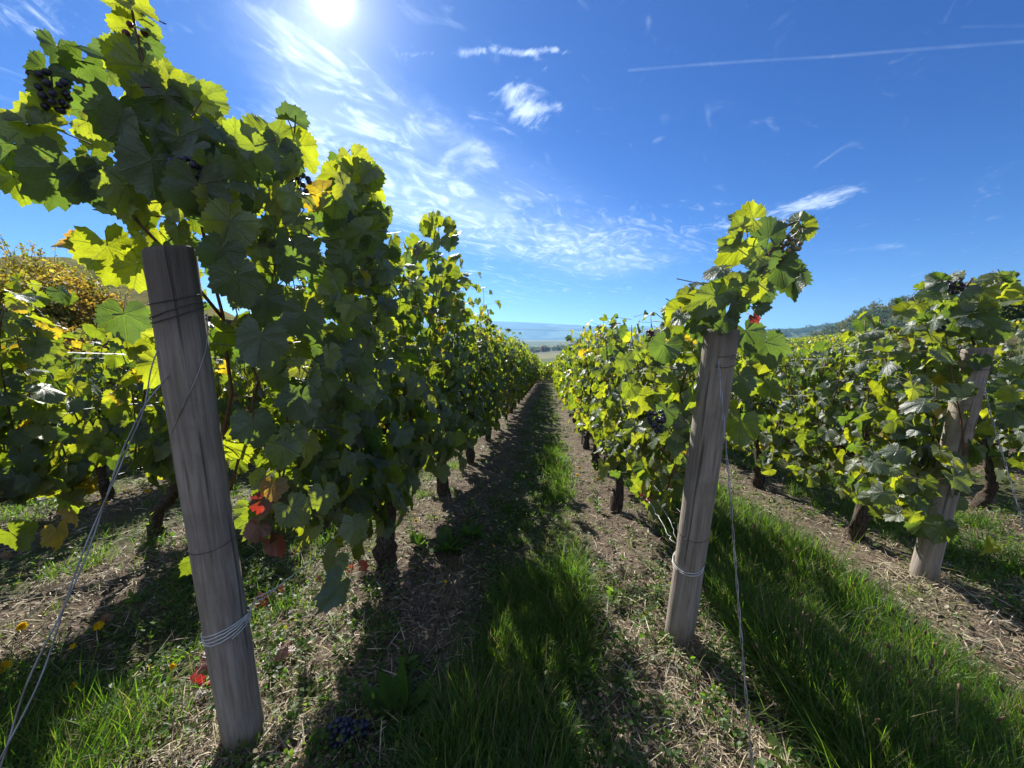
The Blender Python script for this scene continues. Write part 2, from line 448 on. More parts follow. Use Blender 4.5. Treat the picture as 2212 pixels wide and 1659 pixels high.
def grape_material():
    m, T = new_mat('grape skin')
    A = T.n('ShaderNodeAttribute', attribute_name='refl')
    oc = T.n('ShaderNodeTexCoord').outputs['Object']
    bloom = T.ss(T.noise(oc, 90, 4, 0.6), 0.4, 0.7, 0.03, 0.30)
    c = T.mix(bloom, A.outputs['Color'], (0.10, 0.11, 0.17))
    pb = T.n('ShaderNodeBsdfPrincipled', {'Base Color': c, 'Roughness': 0.36, 'Specular IOR Level': 0.45, 'Subsurface Weight': 0.0})
    T.n('ShaderNodeOutputMaterial', {'Surface': pb.outputs[0]})
    return m


def ground_material():
    m, T = new_mat('vineyard ground')
    pos = T.n('ShaderNodeNewGeometry').outputs['Position']
    sp = T.n('ShaderNodeSeparateXYZ', {0: pos}); x, y = sp.outputs[0], sp.outputs[1]
    u = T.m('SUBTRACT', x, T.m('MULTIPLY', y, TA))
    ph = T.m('FRACT', T.m('ADD', T.m('DIVIDE', T.m('SUBTRACT', u, ROWX[1]), 1.412), 20.0))   # 0 and 1 on a row, .5 mid-aisle
    mid = T.ss(T.m('ABSOLUTE', T.m('SUBTRACT', ph, 0.55)), 0.34, 0.14)
    n1 = T.noise(pos, 3.0, 5, 0.6); n2 = T.noise(pos, 28, 6, 0.65); n3 = T.noise(pos, 140, 4, 0.6)
    soil = T.mix(T.ss(n2, 0.35, 0.7), (0.055, 0.040, 0.030), (0.16, 0.125, 0.092))
    soil = T.mix(T.ss(n3, 0.5, 0.72, 0.0, 0.6), soil, (0.25, 0.21, 0.15))
    straw = T.mix(T.ss(T.noise(T.n('ShaderNodeMapping', {'Vector': pos, 'Rotation': (0, 0, .5), 'Scale': (1, .2, 1)}).outputs[0], 90, 4), 0.35, 0.65), (0.10, 0.078, 0.055), (0.24, 0.195, 0.135))
    c = T.mix(T.ss(n1, 0.42, 0.62, 0.0, 0.75), soil, straw)
    grn = T.mix(n2, (0.030, 0.055, 0.014), (0.07, 0.10, 0.03))
    gm = T.m('MULTIPLY', T.m('MAXIMUM', T.m('MULTIPLY', mid, 0.8), T.ss(n1, 0.5, 0.7, 0.0, 0.5)), T.ss(n2, 0.3, 0.6))
    c = T.mix(gm, c, grn)
    # beyond the block: striped vineyards and pale stubble, pieced together in large plots
    vor = T.n('ShaderNodeTexVoronoi', {'Vector': T.n('ShaderNodeMapping', {'Vector': pos, 'Rotation': (0, 0, 0.3), 'Scale': (1, 0.55, 1)}).outputs[0], 'Scale': 0.0065}, distance='MANHATTAN')
    vc = T.n('ShaderNodeSeparateColor', {0: vor.outputs['Color']})
    plot = T.mix(T.ss(vc.outputs[0], 0.3, 0.34), (0.075, 0.095, 0.028), (0.12, 0.125, 0.035))
    plot = T.mix(T.ss(vc.outputs[1], 0.70, 0.72), plot, (0.13, 0.115, 0.07))
    plot = T.mix(T.ss(vc.outputs[2], 0.75, 0.77), plot, (0.19, 0.17, 0.07))
    rows = T.n('ShaderNodeTexWave', {'Vector': T.n('ShaderNodeMapping', {'Vector': pos, 'Rotation': (0, 0, 0.35)}).outputs[0], 'Scale': 0.45, 'Distortion': 1.0, 'Detail': 2.0}).outputs[1]
    plot = T.mix(T.m('MULTIPLY', rows, 0.35), plot, (0.035, 0.05, 0.02))
    plot = T.mix(T.ss(T.noise(pos, 0.05, 5), 0.4, 0.7, 0, 0.4), plot, (0.05, 0.07, 0.02))
    dist = T.vm('LENGTH', pos, out='Value')
    c = T.mix(T.ss(dist, 28.0, 60.0), c, plot)
    # the slope on the left, planted with vines already turned yellow
    yel = T.mix(T.ss(T.noise(pos, 1.3, 5, 0.7), 0.35, 0.65), (0.06, 0.05, 0.015), (0.26, 0.20, 0.045))
    c = T.mix(T.ss(x, -6.5, -11.0), c, yel)
    h = T.m('ADD', T.m('MULTIPLY', n2, 1.0), T.m('MULTIPLY', n3, 0.35))
    b = T.n('ShaderNodeBump', {'Height': h, 'Strength': 0.9, 'Distance': 0.03})
    pb = T.n('ShaderNodeBsdfPrincipled', {'Base Color': c, 'Roughness': 0.95, 'Specular IOR Level': 0.1, 'Normal': b.outputs[0]})
    T.n('ShaderNodeOutputMaterial', {'Surface': pb.outputs[0]})
    return m


def hill_material(name, a, b_, sc, plots=True):
    m, T = new_mat(name)
    pos = T.n('ShaderNodeNewGeometry').outputs['Position']
    n = T.noise(pos, sc, 6, 0.6); n2 = T.noise(T.n('ShaderNodeMapping', {'Vector': pos, 'Scale': (1, 1, 6)}).outputs[0], sc * 0.35, 3)
    c = T.mix(T.ss(n, 0.35, 0.65), a, b_); c = T.mix(T.ss(n2, 0.52, 0.58, 0, 0.8 if plots else 0.0), c, tuple(v * 2.0 for v in b_))
    pb = T.n('ShaderNodeBsdfPrincipled', {'Base Color': c, 'Roughness': 1.0, 'Specular IOR Level': 0.0})
    T.n('ShaderNodeOutputMaterial', {'Surface': pb.outputs[0]})
    return m


M_LEAF = leaf_material()
M_GRASS = plain_veg('grass blades', 0.48, 0.45, 0.32)
M_DRY = plain_veg('dry stems', 0.6, 0.18, 0.35)
M_PETAL = plain_veg('petals', 0.6, 0.4, 0.1)
M_CROWN = plain_veg('tree leaves', 0.6, 0.42, 0.2)
M_CANE = simple('brown cane', (0.13, 0.055, 0.03), 0.5, 0, (0.07, 0.035, 0.022), 60)
M_WOOD = wood_material(); M_BARK = bark_material(); M_GRAPE = grape_material()
M_WIRE = simple('galvanised wire', (0.33, 0.34, 0.36), 0.45, 0.7, (0.20, 0.19, 0.18), 25)
M_RUST = simple('dull old wire', (0.10, 0.09, 0.085), 0.6, 0.5)
M_CORD = simple('white plastic coated wire', (0.62, 0.62, 0.60), 0.45, 0.0)
M_STEEL = simple('grey steel stake', (0.30, 0.31, 0.31), 0.5, 0.7)
M_GROUND = ground_material()

# ------------------------------------------------------------------ ground, hills, haze
def ground():
    def axis(a, lo, hi, n):
        t = np.linspace(math.asinh(lo / a), math.asinh(hi / a), n); return a * np.sinh(t)
    xs = axis(1.6, -7000, 7000, 460); ys = axis(1.8, -60, 9000, 420)
    X, Y = np.meshgrid(xs, ys); Z = gz(X, Y)
    nx, ny = len(xs), len(ys)
    V = np.stack([X, Y, Z], -1).reshape(-1, 3)
    i = (np.arange(ny - 1)[:, None] * nx + np.arange(nx - 1)[None]).ravel()
    T = np.concatenate([np.stack([i, i + 1, i + nx + 1], -1), np.stack([i, i + nx + 1, i + nx], -1)])
    a = Acc(); a.add(V, T); o = a.build('ground', M_GROUND); tag(o, kind='structure')


ground()


def ridge(name, prof, dist, width, zbase, mat, n=160, bump=0.03, seed=1):
    """a long hill: its crest seen at the given heights, with a real front slope and a back slope"""
    R = np.random.default_rng(seed)
    Xs = np.linspace(prof[0][0], prof[-1][0], n); Yt = np.interp(Xs, [p[0] for p in prof], [p[1] for p in prof])
    prof_s = [(-1.0, 0.0), (-0.75, 0.12), (-0.5, 0.38), (-0.25, 0.74), (0, 1.0), (0.5, 0.8), (1.2, 0.0)]
    ph = R.uniform(0, 6, 6)
    V = []
    for X, Yy in zip(Xs, Yt):
        d = pixdir(X, Yy); hz = math.hypot(d.x, d.y); el = d.z / hz; dx, dy = d.x / hz, d.y / hz
        for k, (s, h) in enumerate(prof_s):
            w = sum(math.sin(X * 0.011 * (j + 1) + ph[j] + k) / (j + 1) for j in range(6))
            rr = dist + s * width + w * width * 0.06
            top = CAM_H + el * dist
            z = zbase + (top - zbase) * h * (1 + (bump * w if 0 < k < 4 else 0))
            V.append((dx * rr, dy * rr, z))
    m = len(prof_s); T = []
    for i in range(n - 1):
        for k in range(m - 1):
            a = i * m + k; T += [(a, a + m, a + m + 1), (a, a + m + 1, a + 1)]
    acc = Acc(); acc.add(V, T)
    o = acc.build(name, mat); tag(o, kind='structure'); return o


M_FAR = hill_material('far hill', (0.035, 0.050, 0.028), (0.07, 0.085, 0.04), 0.004)
M_HILL = hill_material('hillside', (0.05, 0.07, 0.025), (0.10, 0.12, 0.04), 0.02)
ridge('hill', [(200, 680), (700, 690), (1060, 694), (1180, 699), (1300, 705), (1500, 712), (1700, 718), (1950, 722)], 4600, 1500, -30, M_FAR, seed=3)
ridge('hill', [(1480, 722), (1600, 714), (1660, 711), (1720, 709), (1780, 701), (1830, 694), (1900, 690), (2000, 684), (2300, 670)], 1500, 350, -12, M_HILL, seed=5)
HILL_W = [(1745, 730), (1790, 716), (1830, 692), (1871, 668), (1941, 652), (2040, 646), (2150, 632), (2400, 625)]
ridge('hill', HILL_W, 430, 150, -5, M_HILL, seed=8)
ridge('hill', [(-900, 500), (-500, 530), (-200, 545), (0, 552), (140, 560), (260, 580), (420, 640), (560, 710)], 190, 120, 4, hill_material('yellowed slope', (0.09, 0.09, 0.028), (0.19, 0.16, 0.05), 0.35, False), seed=9)

hm, T = new_mat('haze')
pv = T.n('ShaderNodeVolumePrincipled', {'Color': (0.30, 0.60, 1.0, 1), 'Density': 0.00017, 'Anisotropy': 0.35})
T.n('ShaderNodeOutputMaterial', {'Volume': pv.outputs[0]})


def haze():
    a = Acc(); x0, x1, y0, y1, z0, z1 = -7200., 7200., -70., 9200., -32., 330.
    V = [(x, y, z) for z in (z0, z1) for y in (y0, y1) for x in (x0, x1)]
    q = [(0, 2, 3, 1), (4, 5, 7, 6), (0, 1, 5, 4), (2, 6, 7, 3), (0, 4, 6, 2), (1, 3, 7, 5)]
    T = [t for f in q for t in ((f[0], f[1], f[2]), (f[0], f[2], f[3]))]
    a.add(V, T); o = a.build('haze', hm, smooth=False); tag(o, kind='stuff')


haze()

# ------------------------------------------------------------------ leaf, blade and berry templates
def leaf_template(nout, ring, seed):
    R = np.random.default_rng(seed)
    key = [(0, 1.0), (14, .90), (27, .74), (40, .78), (54, .86), (68, .74), (86, .60), (98, .64), (112, .66), (128, .58), (148, .52), (163, .42), (171, .10)]
    ka = np.array([k[0] for k in key], float); kr = np.array([k[1] for k in key])
    jit = 1 + R.normal(0, .05, len(kr)); kl, kk = kr * jit, kr * (1 + R.normal(0, .05, len(kr)))
    fill = R.uniform(-0.02, 0.14)
    deg = np.linspace(-171, 171, nout)
    r = np.where(deg < 0, np.interp(-deg, ka, kl), np.interp(deg, ka, kk)) + fill * np.cos(np.radians(deg * 6.4)) * -0.5
    if nout > 30:
        r = r * (1 + np.where(np.arange(nout) % 2 == 0, 0.065, -0.050) * R.uniform(.4, 1.5, nout))
    elif nout > 14:
        r = r * (1 + np.where(np.arange(nout) % 2 == 0, 0.04, -0.04))
    th = np.radians(deg)
    c_len, c_wid, fold, ruf = R.uniform(-1.2, .2), R.uniform(-1.1, .7), R.uniform(-.3, .9), R.uniform(.06, .14)
    roll, tw = R.uniform(-.7, .7), R.uniform(-.5, .5)
    p1, p2 = R.uniform(0, 6, 2)
    def z(x, y, rr, t):
        vein = np.abs((np.degrees(t) / 55 + .5) % 1 - .5)
        return c_len * y * np.abs(y) * .6 + c_wid * x * x * .8 + fold * np.abs(x) * .5 - ruf * rr * 2 * vein + ruf * 1.4 * rr * rr * np.sin(t * 4 + p1) + .05 * rr * np.sin(t * 9 + p2) * rr + roll * np.clip(np.abs(x) - .35, 0, 1) ** 2 * np.sign(x + .2) * 1.6 + tw * x * y * .6
    V = [(0, 0, 0)]; rings = ([0.55, 1.0] if ring else [1.0]); st = []
    for f in rings:
        st.append(len(V))
        x, y = np.sin(th) * r * f, np.cos(th) * r * f
        V += list(zip(x, y, z(x, y, r * f, th)))
    V = np.array(V); T = []; U = []
    uu = deg / 55.0
    for i in range(nout - 1):
        a = st[0] + i; um = (uu[i] + uu[i + 1]) / 2
        T.append((0, a + 1, a)); U += [(um, 0), (uu[i + 1], r[i + 1] * rings[0]), (uu[i], r[i] * rings[0])]
        if ring:
            b = st[1] + i
            T += [(a, a + 1, b + 1), (a, b + 1, b)]
            q = [(uu[i], r[i] * .55), (uu[i + 1], r[i + 1] * .55), (uu[i + 1], r[i + 1]), (uu[i], r[i])]
            U += [q[0], q[1], q[2], q[0], q[2], q[3]]
    V[:, 0] *= 0.98
    return V, np.array(T)[:, ::-1].copy(), np.array(U).reshape(-1, 3, 2)[:, ::-1].copy()


L_HI = [leaf_template(47, True, 100 + i) for i in range(12)]
L_MID = [leaf_template(25, False, 200 + i) for i in range(8)]
L_LO = [leaf_template(11, False, 300 + i) for i in range(6)]


def blade_template(bend, segs=3, w=0.5):
    """grass blade, length 1 along z, width along x, bending towards y"""
    V = []; 
    for i in range(segs + 1):
        t = i / segs; a = bend * t
        y = (1 - math.cos(a)) / max(bend, 1e-3); zz = math.sin(a) / max(bend, 1e-3) if bend > 1e-3 else t
        ww = w * (1 - t ** 2.2) * (0.75 + 0.5 * t if t < .5 else 1)
        if i < segs: V += [(-ww, y, zz), (ww, y, zz)]
        else: V.append((0, y, zz))
    T = []
    for i in range(segs - 1):
        a = 2 * i; T += [(a, a + 1, a + 3), (a, a + 3, a + 2)]
    a = 2 * (segs - 1); T.append((a, a + 1, a + 2))
    return np.array(V), np.array(T), np.zeros((len(T), 3, 2))


BL = [blade_template(b) for b in (0.25, 0.6, 1.0, 1.5, 2.0)]
ST = [blade_template(b, 3, 0.5) for b in (0.1, 0.5, 0.9, 1.4)]


def small_leaf(seed):
    R = np.random.default_rng(seed); w = R.uniform(.22, .42); c = R.uniform(-.5, .5)
    V = np.array([(0, 0, 0), (-w * .8, .35, .05), (w * .8, .35, .05), (0, .4, -.03), (-w, .65, .06 + c * .2), (w, .65, .06 + c * .2), (0, .7, c * .2 - .03), (0, 1.0, c * .5)])
    T = np.array([(0, 3, 1), (0, 2, 3), (1, 3, 6), (1, 6, 4), (3, 2, 5), (3, 5, 6), (4, 6, 7), (6, 5, 7)])
    return V, T, np.zeros((8, 3, 2))


WL = [small_leaf(i) for i in range(5)]


def ico(sub=1):
    import bmesh
    bm = bmesh.new(); bmesh.ops.create_icosphere(bm, subdivisions=sub, radius=1.0)
    V = np.array([v.co[:] for v in bm.verts]); T = np.array([[v.index for v in f.verts] for f in bm.faces]); bm.free()
    return V, T, np.zeros((len(T), 3, 2))


ICO2 = ico(2); ICO1 = ico(1)

# colours of leaves: (weight, upper-side colour, colour of light coming through)
PAL = [(0.48, (0.042, 0.074, 0.040), (0.27, 0.355, 0.014)),
       (0.24, (0.058, 0.092, 0.040), (0.39, 0.445, 0.014)),
       (0.22, (0.036, 0.062, 0.044), (0.14, 0.235, 0.02)),
       (0.05, (0.10, 0.125, 0.022), (0.50, 0.54, 0.020)),
       (0.01, (0.22, 0.17, 0.025), (0.70, 0.50, 0.020))]


def leaf_cols(n, R, yel=0.0, ageb=0.0):
    wts = np.array([p[0] for p in PAL]); wts[3] += yel; wts[4] += yel * .5; wts /= wts.sum()
    k = R.choice(len(PAL), n, p=wts)
    A = np.array([p[1] for p in PAL])[k] * R.uniform(.8, 1.25, (n, 1)); B = np.array([p[2] for p in PAL])[k] * R.uniform(.8, 1.15, (n, 1))
    age = np.clip(R.normal(0.02 + ageb, 0.17, n), 0, 1)
    return np.concatenate([A, age[:, None]], 1), np.concatenate([B, np.ones((n, 1))], 1)


def const(n, c): return np.tile(np.array([*c, 0.0])[None, :4], (n, 1))


# ------------------------------------------------------------------ a grape bunch
def bunch_acc(R, n=42, length=0.12, rad=0.0075, col=(0.012, 0.010, 0.030), tmpl=ICO2):
    a = Acc(); pts = []
    for i in range(n * 6):
        t = R.random(); w_ = 0.034 * (1 - 0.65 * t) * (0.6 + 0.4 * math.sin(min(t * 6, 1.57)))
        an = R.uniform(0, 6.28); p = np.array([math.cos(an) * w_, math.sin(an) * w_, -t * length])
        if all(np.linalg.norm(p - q) > rad * 1.55 for q in pts): pts.append(p)
        if len(pts) >= n: break
    pts = np.array(pts); n = len(pts); rr = rad * R.uniform(.85, 1.15, n)
    M = np.eye(3)[None] * rr[:, None, None]
    A = np.concatenate([np.array(col)[None] * R.uniform(.6, 1.8, (n, 1)), np.zeros((n, 1))], 1)
    a.inst([tmpl], np.zeros(n, int), M, pts, A, A)
    tube(a, [(0, 0, 0.03), (0.002, 0, 0.0), (0, 0.002, -length * .8)], [.0018, .0018, .001], 4, 1)
    return a


# ------------------------------------------------------------------ vines
def shoots_and_leaves(R, y0, y1, zt, zb=0.52, per_m=11, nodes=0.07, tmpl='hi', half=0.13, lat=0.8, zs=0.0, size=(.062, .098), yel=0.0, slope=0.0, low=0.25, stray=0.0):
    """upright shoots tied into the trellis, a leaf at every node; row runs along local y"""
    nsh = max(3, int((y1 - y0) * per_m)); segs0, segs1, rads, sids = [], [], [], []
    LP, LO, PT0 = [], [], []
    for i in range(nsh):
        y = y0 + (y1 - y0) * (i + R.uniform(.1, .9)) / nsh; x = R.normal(0, .03); z = zb + R.normal(0, .05)
        top = (zt(y) if callable(zt) else zt) + R.normal(0, .07) + (R.random() < stray) * R.uniform(.1, .35)
        d = np.array([R.normal(0, .10), R.normal(0, .16), 1.0]); p = np.array([x, y, z]); side = R.choice([-1, 1]); r = 0.0045
        while p[2] < top:
            d[0] += R.normal(0, .07) - p[0] * 0.9 * .3; d[1] = d[1] * .88 + R.normal(0, .06); d[2] = 1.0
            q = p + d / np.linalg.norm(d) * nodes
            segs0.append(p.copy()); segs1.append(q.copy()); rads.append(r); sids.append(i); r = max(r * .94, .0015)
            k = 1 + int(lat) + (R.random() < lat % 1)
            for _ in range(k):
                LP.append(q + np.array([0, R.normal(0, .03), R.normal(0, .02)])); LO.append(side); side = -side
            p = q
    LP = np.array(LP); side = np.array(LO, float); n = len(LP)
    nl = int(n * low * .5)     # leaves hanging below the wire
    ex = LP[R.integers(0, n, nl)].copy(); ex[:, 2] = zb + R.uniform(-.24 if low > .6 else -.16, .14, nl); LP = np.concatenate([LP, ex]); side = np.concatenate([side, R.choice([-1., 1.], nl)]); n = len(LP)
    a = R.normal(0, .75, n)
    out = np.stack([side * np.cos(a), np.sin(a), np.zeros(n)], -1)
    pl = R.uniform(.02, half, n)
    org = LP + out * pl[:, None] + np.array([0, 0, 1.]) * (R.normal(.01, .03, n))[:, None]
    up = np.array([0, 0, 1.0]); rel = np.clip((LP[:, 2] - zb) / 0.9, 0, 1)
    nrm = norm(out * .75 + up * (.38 + .35 * rel[:, None]) + R.normal(0, .42, (n, 3)))
    tip = norm(-up * (.95 - .5 * rel[:, None] ** 3) + out * .35 + R.normal(0, .42, (n, 3)))
    s = R.uniform(size[0], size[1], n) * (1 - .30 * rel ** 2) * np.where(R.random(n) < .2, .65, 1)
    temps = {'hi': L_HI, 'mid': L_MID, 'lo': L_LO}[tmpl]
    A, B = leaf_cols(n, R, yel, 0.0)
    A[:, 3] += np.clip(.25 - rel, 0, 1) * R.uniform(0, 1.4, n)
    if slope:
        org[:, 2] -= slope * org[:, 1]; LP[:, 2] -= slope * LP[:, 1]
    f = Acc().inst(temps, R.integers(0, len(temps), n), basis(tip, nrm, s), org, A, B)
    s0 = np.array(segs0); s1 = np.array(segs1); sid = np.array(sids)
    if slope: s0[:, 2] -= slope * s0[:, 1]; s1[:, 2] -= slope * s1[:, 1]
    if tmpl != 'lo': prisms(f, LP, org, .0014, .0011, const(n, (.16, .08, .03)), const(n, (0, 0, 0)), 1)   # leaf stalks belong to the foliage
    canes = []
    if tmpl == 'lo': prisms(f, s0, s1, np.array(rads), np.array(rads) * .97, const(len(s0), (.13, .055, .03)), const(len(s0), (0, 0, 0)), 1); return f, canes
    for i in range(nsh):
        q = np.where(sid == i)[0]
        if len(q) < 2: continue
        c = Acc(); tube(c, np.concatenate([s0[q], s1[q[-1:]]]), np.array(rads)[np.append(q, q[-1])], 5); canes.append(c)
    return f, canes


def trunk_acc(R, h=0.55, r=0.032, bend=0.06, arm=0.5):
    a = Acc(); n = 13; z = np.linspace(-.04, h, n)
    ph = R.uniform(0, 6, 2)
    xs = bend * np.sin(z * 7 + ph[0]) * np.clip(z * 5, 0, 1) * .6; ys = bend * np.sin(z * 5 + ph[1]) * np.clip(z * 5, 0, 1)
    rad = r * (1.25 - .75 * np.linspace(0, 1, n)) * (1 + .35 * np.exp(-((z - .08) / .05) ** 2) + R.normal(0, .09, n))
    tube(a, np.stack([xs, ys, z], -1), rad, 12, rough=.13, seed=int(R.integers(1e6)))
    hx, hy = xs[-1], ys[-1]
    for sgn in (-1, 1):
        m = 8; t = np.linspace(0, 1, m); L = arm * R.uniform(.7, 1.1)
        pts = np.stack([hx * (1 - t) + R.normal(0, .008, m), hy + sgn * L * t, h - .03 + .05 * np.sin(t * 3.0) + R.normal(0, .006, m)], -1)
        pts[0] = (hx, hy, h - .05)
        tube(a, pts, r * np.linspace(.5, .22, m), 8, rough=.14, seed=int(R.integers(1e6)))
    # knob left by old pruning cuts
    k = np.argmin(abs(z - .15)); p = np.array([xs[k], ys[k], z[k]]); q = p + np.array([R.choice([-1, 1]) * .05, R.normal(0, .02), .02])
    tube(a, [p, (p + q) / 2, q], [r * .7, r * .65, r * .45], 8, rough=.1, seed=5)
    return a


def rowpos(j, y):
    x = ROWX[j] + TA * y
    return (x, y, float(gz(x, y)))


ROWNAME = {-2: 'third row left of the nearest post', -1: 'second row left of the nearest post', 0: 'row just left of the nearest post', 1: 'tall row behind the nearest post',
           2: 'row behind the middle leaning post', 3: 'row behind the right hand post', 4: 'first row past the right hand post', 5: 'second row past the right hand post', 6: 'third row past the right hand post'}
ORD = ['first', 'second', 'third', 'fourth', 'fifth', 'sixth', 'seventh', 'eighth', 'ninth', 'tenth']
START = {-2: 3.4, -1: 3.0, 0: 1.2, 1: 1.94, 2: 2.68, 3: 2.19, 4: 2.7, 5: 3.4, 6: 4.4}
ENDY = 24.0


def vine_label(j, i, far):
    if far: return 'small green grape vine far down the ' + ROWNAME[j]
    return {0: 'leafy', 1: 'green', 2: 'dense green', 3: 'leafy green'}[i % 4] + ' grape vine, ' + ORD[i] + ' along the ' + ROWNAME[j]


def tag_vine(o, j, i, far=False):
    return tag(o, vine_label(j, i, far), 'grape vine', 'grape vines of the ' + ROWNAME[j])


# near vines, each with its own leaves
def near_vine(j, i, y, length, zt, seed, tmpl='hi', **kw):
    R = np.random.default_rng(seed)
    root = empty('grape_vine', rowpos(j, y), -AZ); tag_vine(root, j, i)
    tr = trunk_acc(R, h=kw.pop('th', .52), r=kw.pop('tr', .033), bend=.05, arm=length * .5)
    if (j, i) == (0, 1):      # the old stock that bows right over before it meets the wire
        tr = Acc(); root.matrix_basis = Matrix.Translation(root.location) @ Matrix.Rotation(-AZ, 4, 'Z'); inv = root.matrix_basis.inverted()
        pts = [inv @ P(*q) for q in ((343, 1165, 2.24), (335, 1135, 2.25), (338, 1105, 2.26), (362, 1080, 2.27), (381, 1055, 2.28), (378, 1025, 2.29), (350, 997, 2.30), (305, 975, 2.31), (250, 964, 2.32), (190, 966, 2.33), (140, 978, 2.34))]
        tube(tr, pts, [.046, .042, .036, .034, .032, .030, .028, .026, .023, .020, .017], 12, rough=.13, seed=3)
    tr = tr.build('trunk', M_BARK, root)
    nb = kw.pop('bunches', 3)
    f, c = shoots_and_leaves(R, -length / 2 + kw.pop('dy', 0), length / 2 + kw.pop('dy2', 0), zt, tmpl=tmpl, slope=K, **kw)
    [q.build('cane', M_CANE, root) for q in c]; f.build('foliage', [M_LEAF, M_CANE], root)
    for b in range(nb):
        ob = bunch_acc(R, 34).build('grape_bunch', [M_GRAPE, M_CANE], root)
        ob.location = (R.choice([-1, 1]) * R.uniform(.02, .10), R.uniform(-.1, .35), R.uniform(.55, .85)); ob.rotation_euler = (R.normal(0, .2), R.normal(0, .2), R.uniform(0, 6))
    return root


def copy_tree(o, parent=None):
    c = o.copy(); COL.objects.link(c); c.parent = parent
    for ch in list(o.children): copy_tree(ch, c)
    return c


def variant(tmpl, k, nb, yel=0.05):
    R = np.random.default_rng(900 + k + (50 if tmpl == 'lo' else 0))
    root = empty('grape_vine')
    trunk_acc(R, h=.52, r=.032, arm=.5).build('trunk', M_BARK, root)
    dense = dict(hi=(11, .07), mid=(15, .070), lo=(11, .075))[tmpl]
    f, c = shoots_and_leaves(R, -.6, .6, 1.24 + R.normal(0, .03), per_m=dense[0], nodes=dense[1], tmpl=tmpl, size=(.052, .084) if tmpl != 'lo' else (.075, .11), yel=yel, stray=.02, lat=1.15, low=.9)
    [q.build('cane', M_CANE, root) for q in c]; f.build('foliage', [M_LEAF, M_CANE], root)
    for b in range(nb):
        ob = bunch_acc(R, 22, tmpl=ICO1).build('grape_bunch', [M_GRAPE, M_CANE], root)
        ob.location = (R.choice([-1, 1]) * R.uniform(.08, .16), R.uniform(-.45, .45), R.uniform(.55, 1.2))
    return root


row_y = {}
for j in range(-2, 7):
    ys = [START[j]]
    nxt = START[j] + 1.1
    while nxt < ENDY: ys.append(nxt); nxt += 1.1
    row_y[j] = ys


def zt1(y0):   # crown line of the tall row: overgrown at its near end
    return lambda yl: float(np.interp(y0 + yl, [0.9, 1.3, 2.0, 2.6, 3.1, 3.6, 4.5, 24], [1.52, 1.55, 1.58, 1.66, 1.70, 1.66, 1.60, 1.55]))


near = {1: 3, 2: 3, 3: 3, 0: 3}
seed = 40
for j, cnt in near.items():
    for i, y in enumerate(row_y[j][:cnt]):
        seed += 1
        kw = dict(per_m=13, lat=1.2, low=.35)
        L = 1.15
        if j == 1: kw.update(size=(.060, .098), stray=.12, half=.16, low=.4, tr=.042, zt=zt1(y), bunches=4)
        elif j == 2: kw.update(zt=lambda yl, y=y: 1.27 if y + yl < 2.0 else 1.32, yel=.10, bunches=2, zb=.55, size=(.048, .080))
        elif j == 3: kw.update(zt=lambda yl, y=y: float(np.interp(y + yl, [1.7, 2.2, 2.8], [1.36, 1.26, 1.16])), bunches=2, yel=.05, size=(.050, .082), low=.9)
        else: kw.update(zt=1.30, yel=.12, bunches=0)
        if j == 1 and i == 0: kw.update(dy=-.28, low=.3, stray=0)
        if j == 2 and i == 0: kw.update(dy=-.60)
        zt_ = kw.pop('zt')
        near_vine(j, i, y, L, zt_, seed, tmpl='hi', **kw)

mids = [variant('mid', k, 2) for k in range(5)]; los = [variant('lo', k, 0) for k in range(5)]
used = set(); R0 = np.random.default_rng(5)
for j in range(-2, 7):
    for i, y in enumerate(row_y[j]):
        if i < near.get(j, 0): continue
        if j <= -1 and y < 2.5: continue
        if j >= 4 and y < ROWX[j] / (1.384 - TA) - .9: continue
        pool = mids if math.hypot(y, ROWX[j]) < 9 else los
        src = pool[int(R0.integers(0, 5))]
        if src.name in used: o = copy_tree(src)
        else: o = src; used.add(src.name)
        x, yy, z = rowpos(j, y + R0.normal(0, .04)); o.location = (x, yy, z)
        o.rotation_euler = (0, 0, -AZ + (math.pi if R0.random() < .5 else 0))
        tall = {1: 1.20, 2: 1.06, 0: 1.06}.get(j, 1.0)
        s = R0.uniform(.95, 1.06); o.scale = (1, 1, s * tall)
        far = i >= len(ORD) or math.hypot(y, ROWX[j]) > 11
        tag_vine(o, j, i, far)
for v in mids + los:
    if v.name not in used:
        for ch in list(v.children): bpy.data.objects.remove(ch)
        bpy.data.objects.remove(v)


# ------------------------------------------------------------------ overgrown shoots at the row ends, attached to the first vines
def cam_basis(Pp, rot, tilt, yaw, R):
    """leaf tip direction and normal from how the leaf hangs as seen from in front"""
    v = norm(np.array([0, 0, CAM_H]) - Pp); right = norm(np.cross(v, np.array([0, 0, 1.]))) * -1; up = np.cross(v, right) * -1
    up = norm(np.cross(right, v)) if False else up
    up = -up if up[2] < 0 else up
    c, s = math.cos(rot), math.sin(rot)
    tip = up * c + right * s
    n = norm(v + right * math.tan(yaw) + up * math.tan(tilt))
    return tip - n * tip.dot(n), n


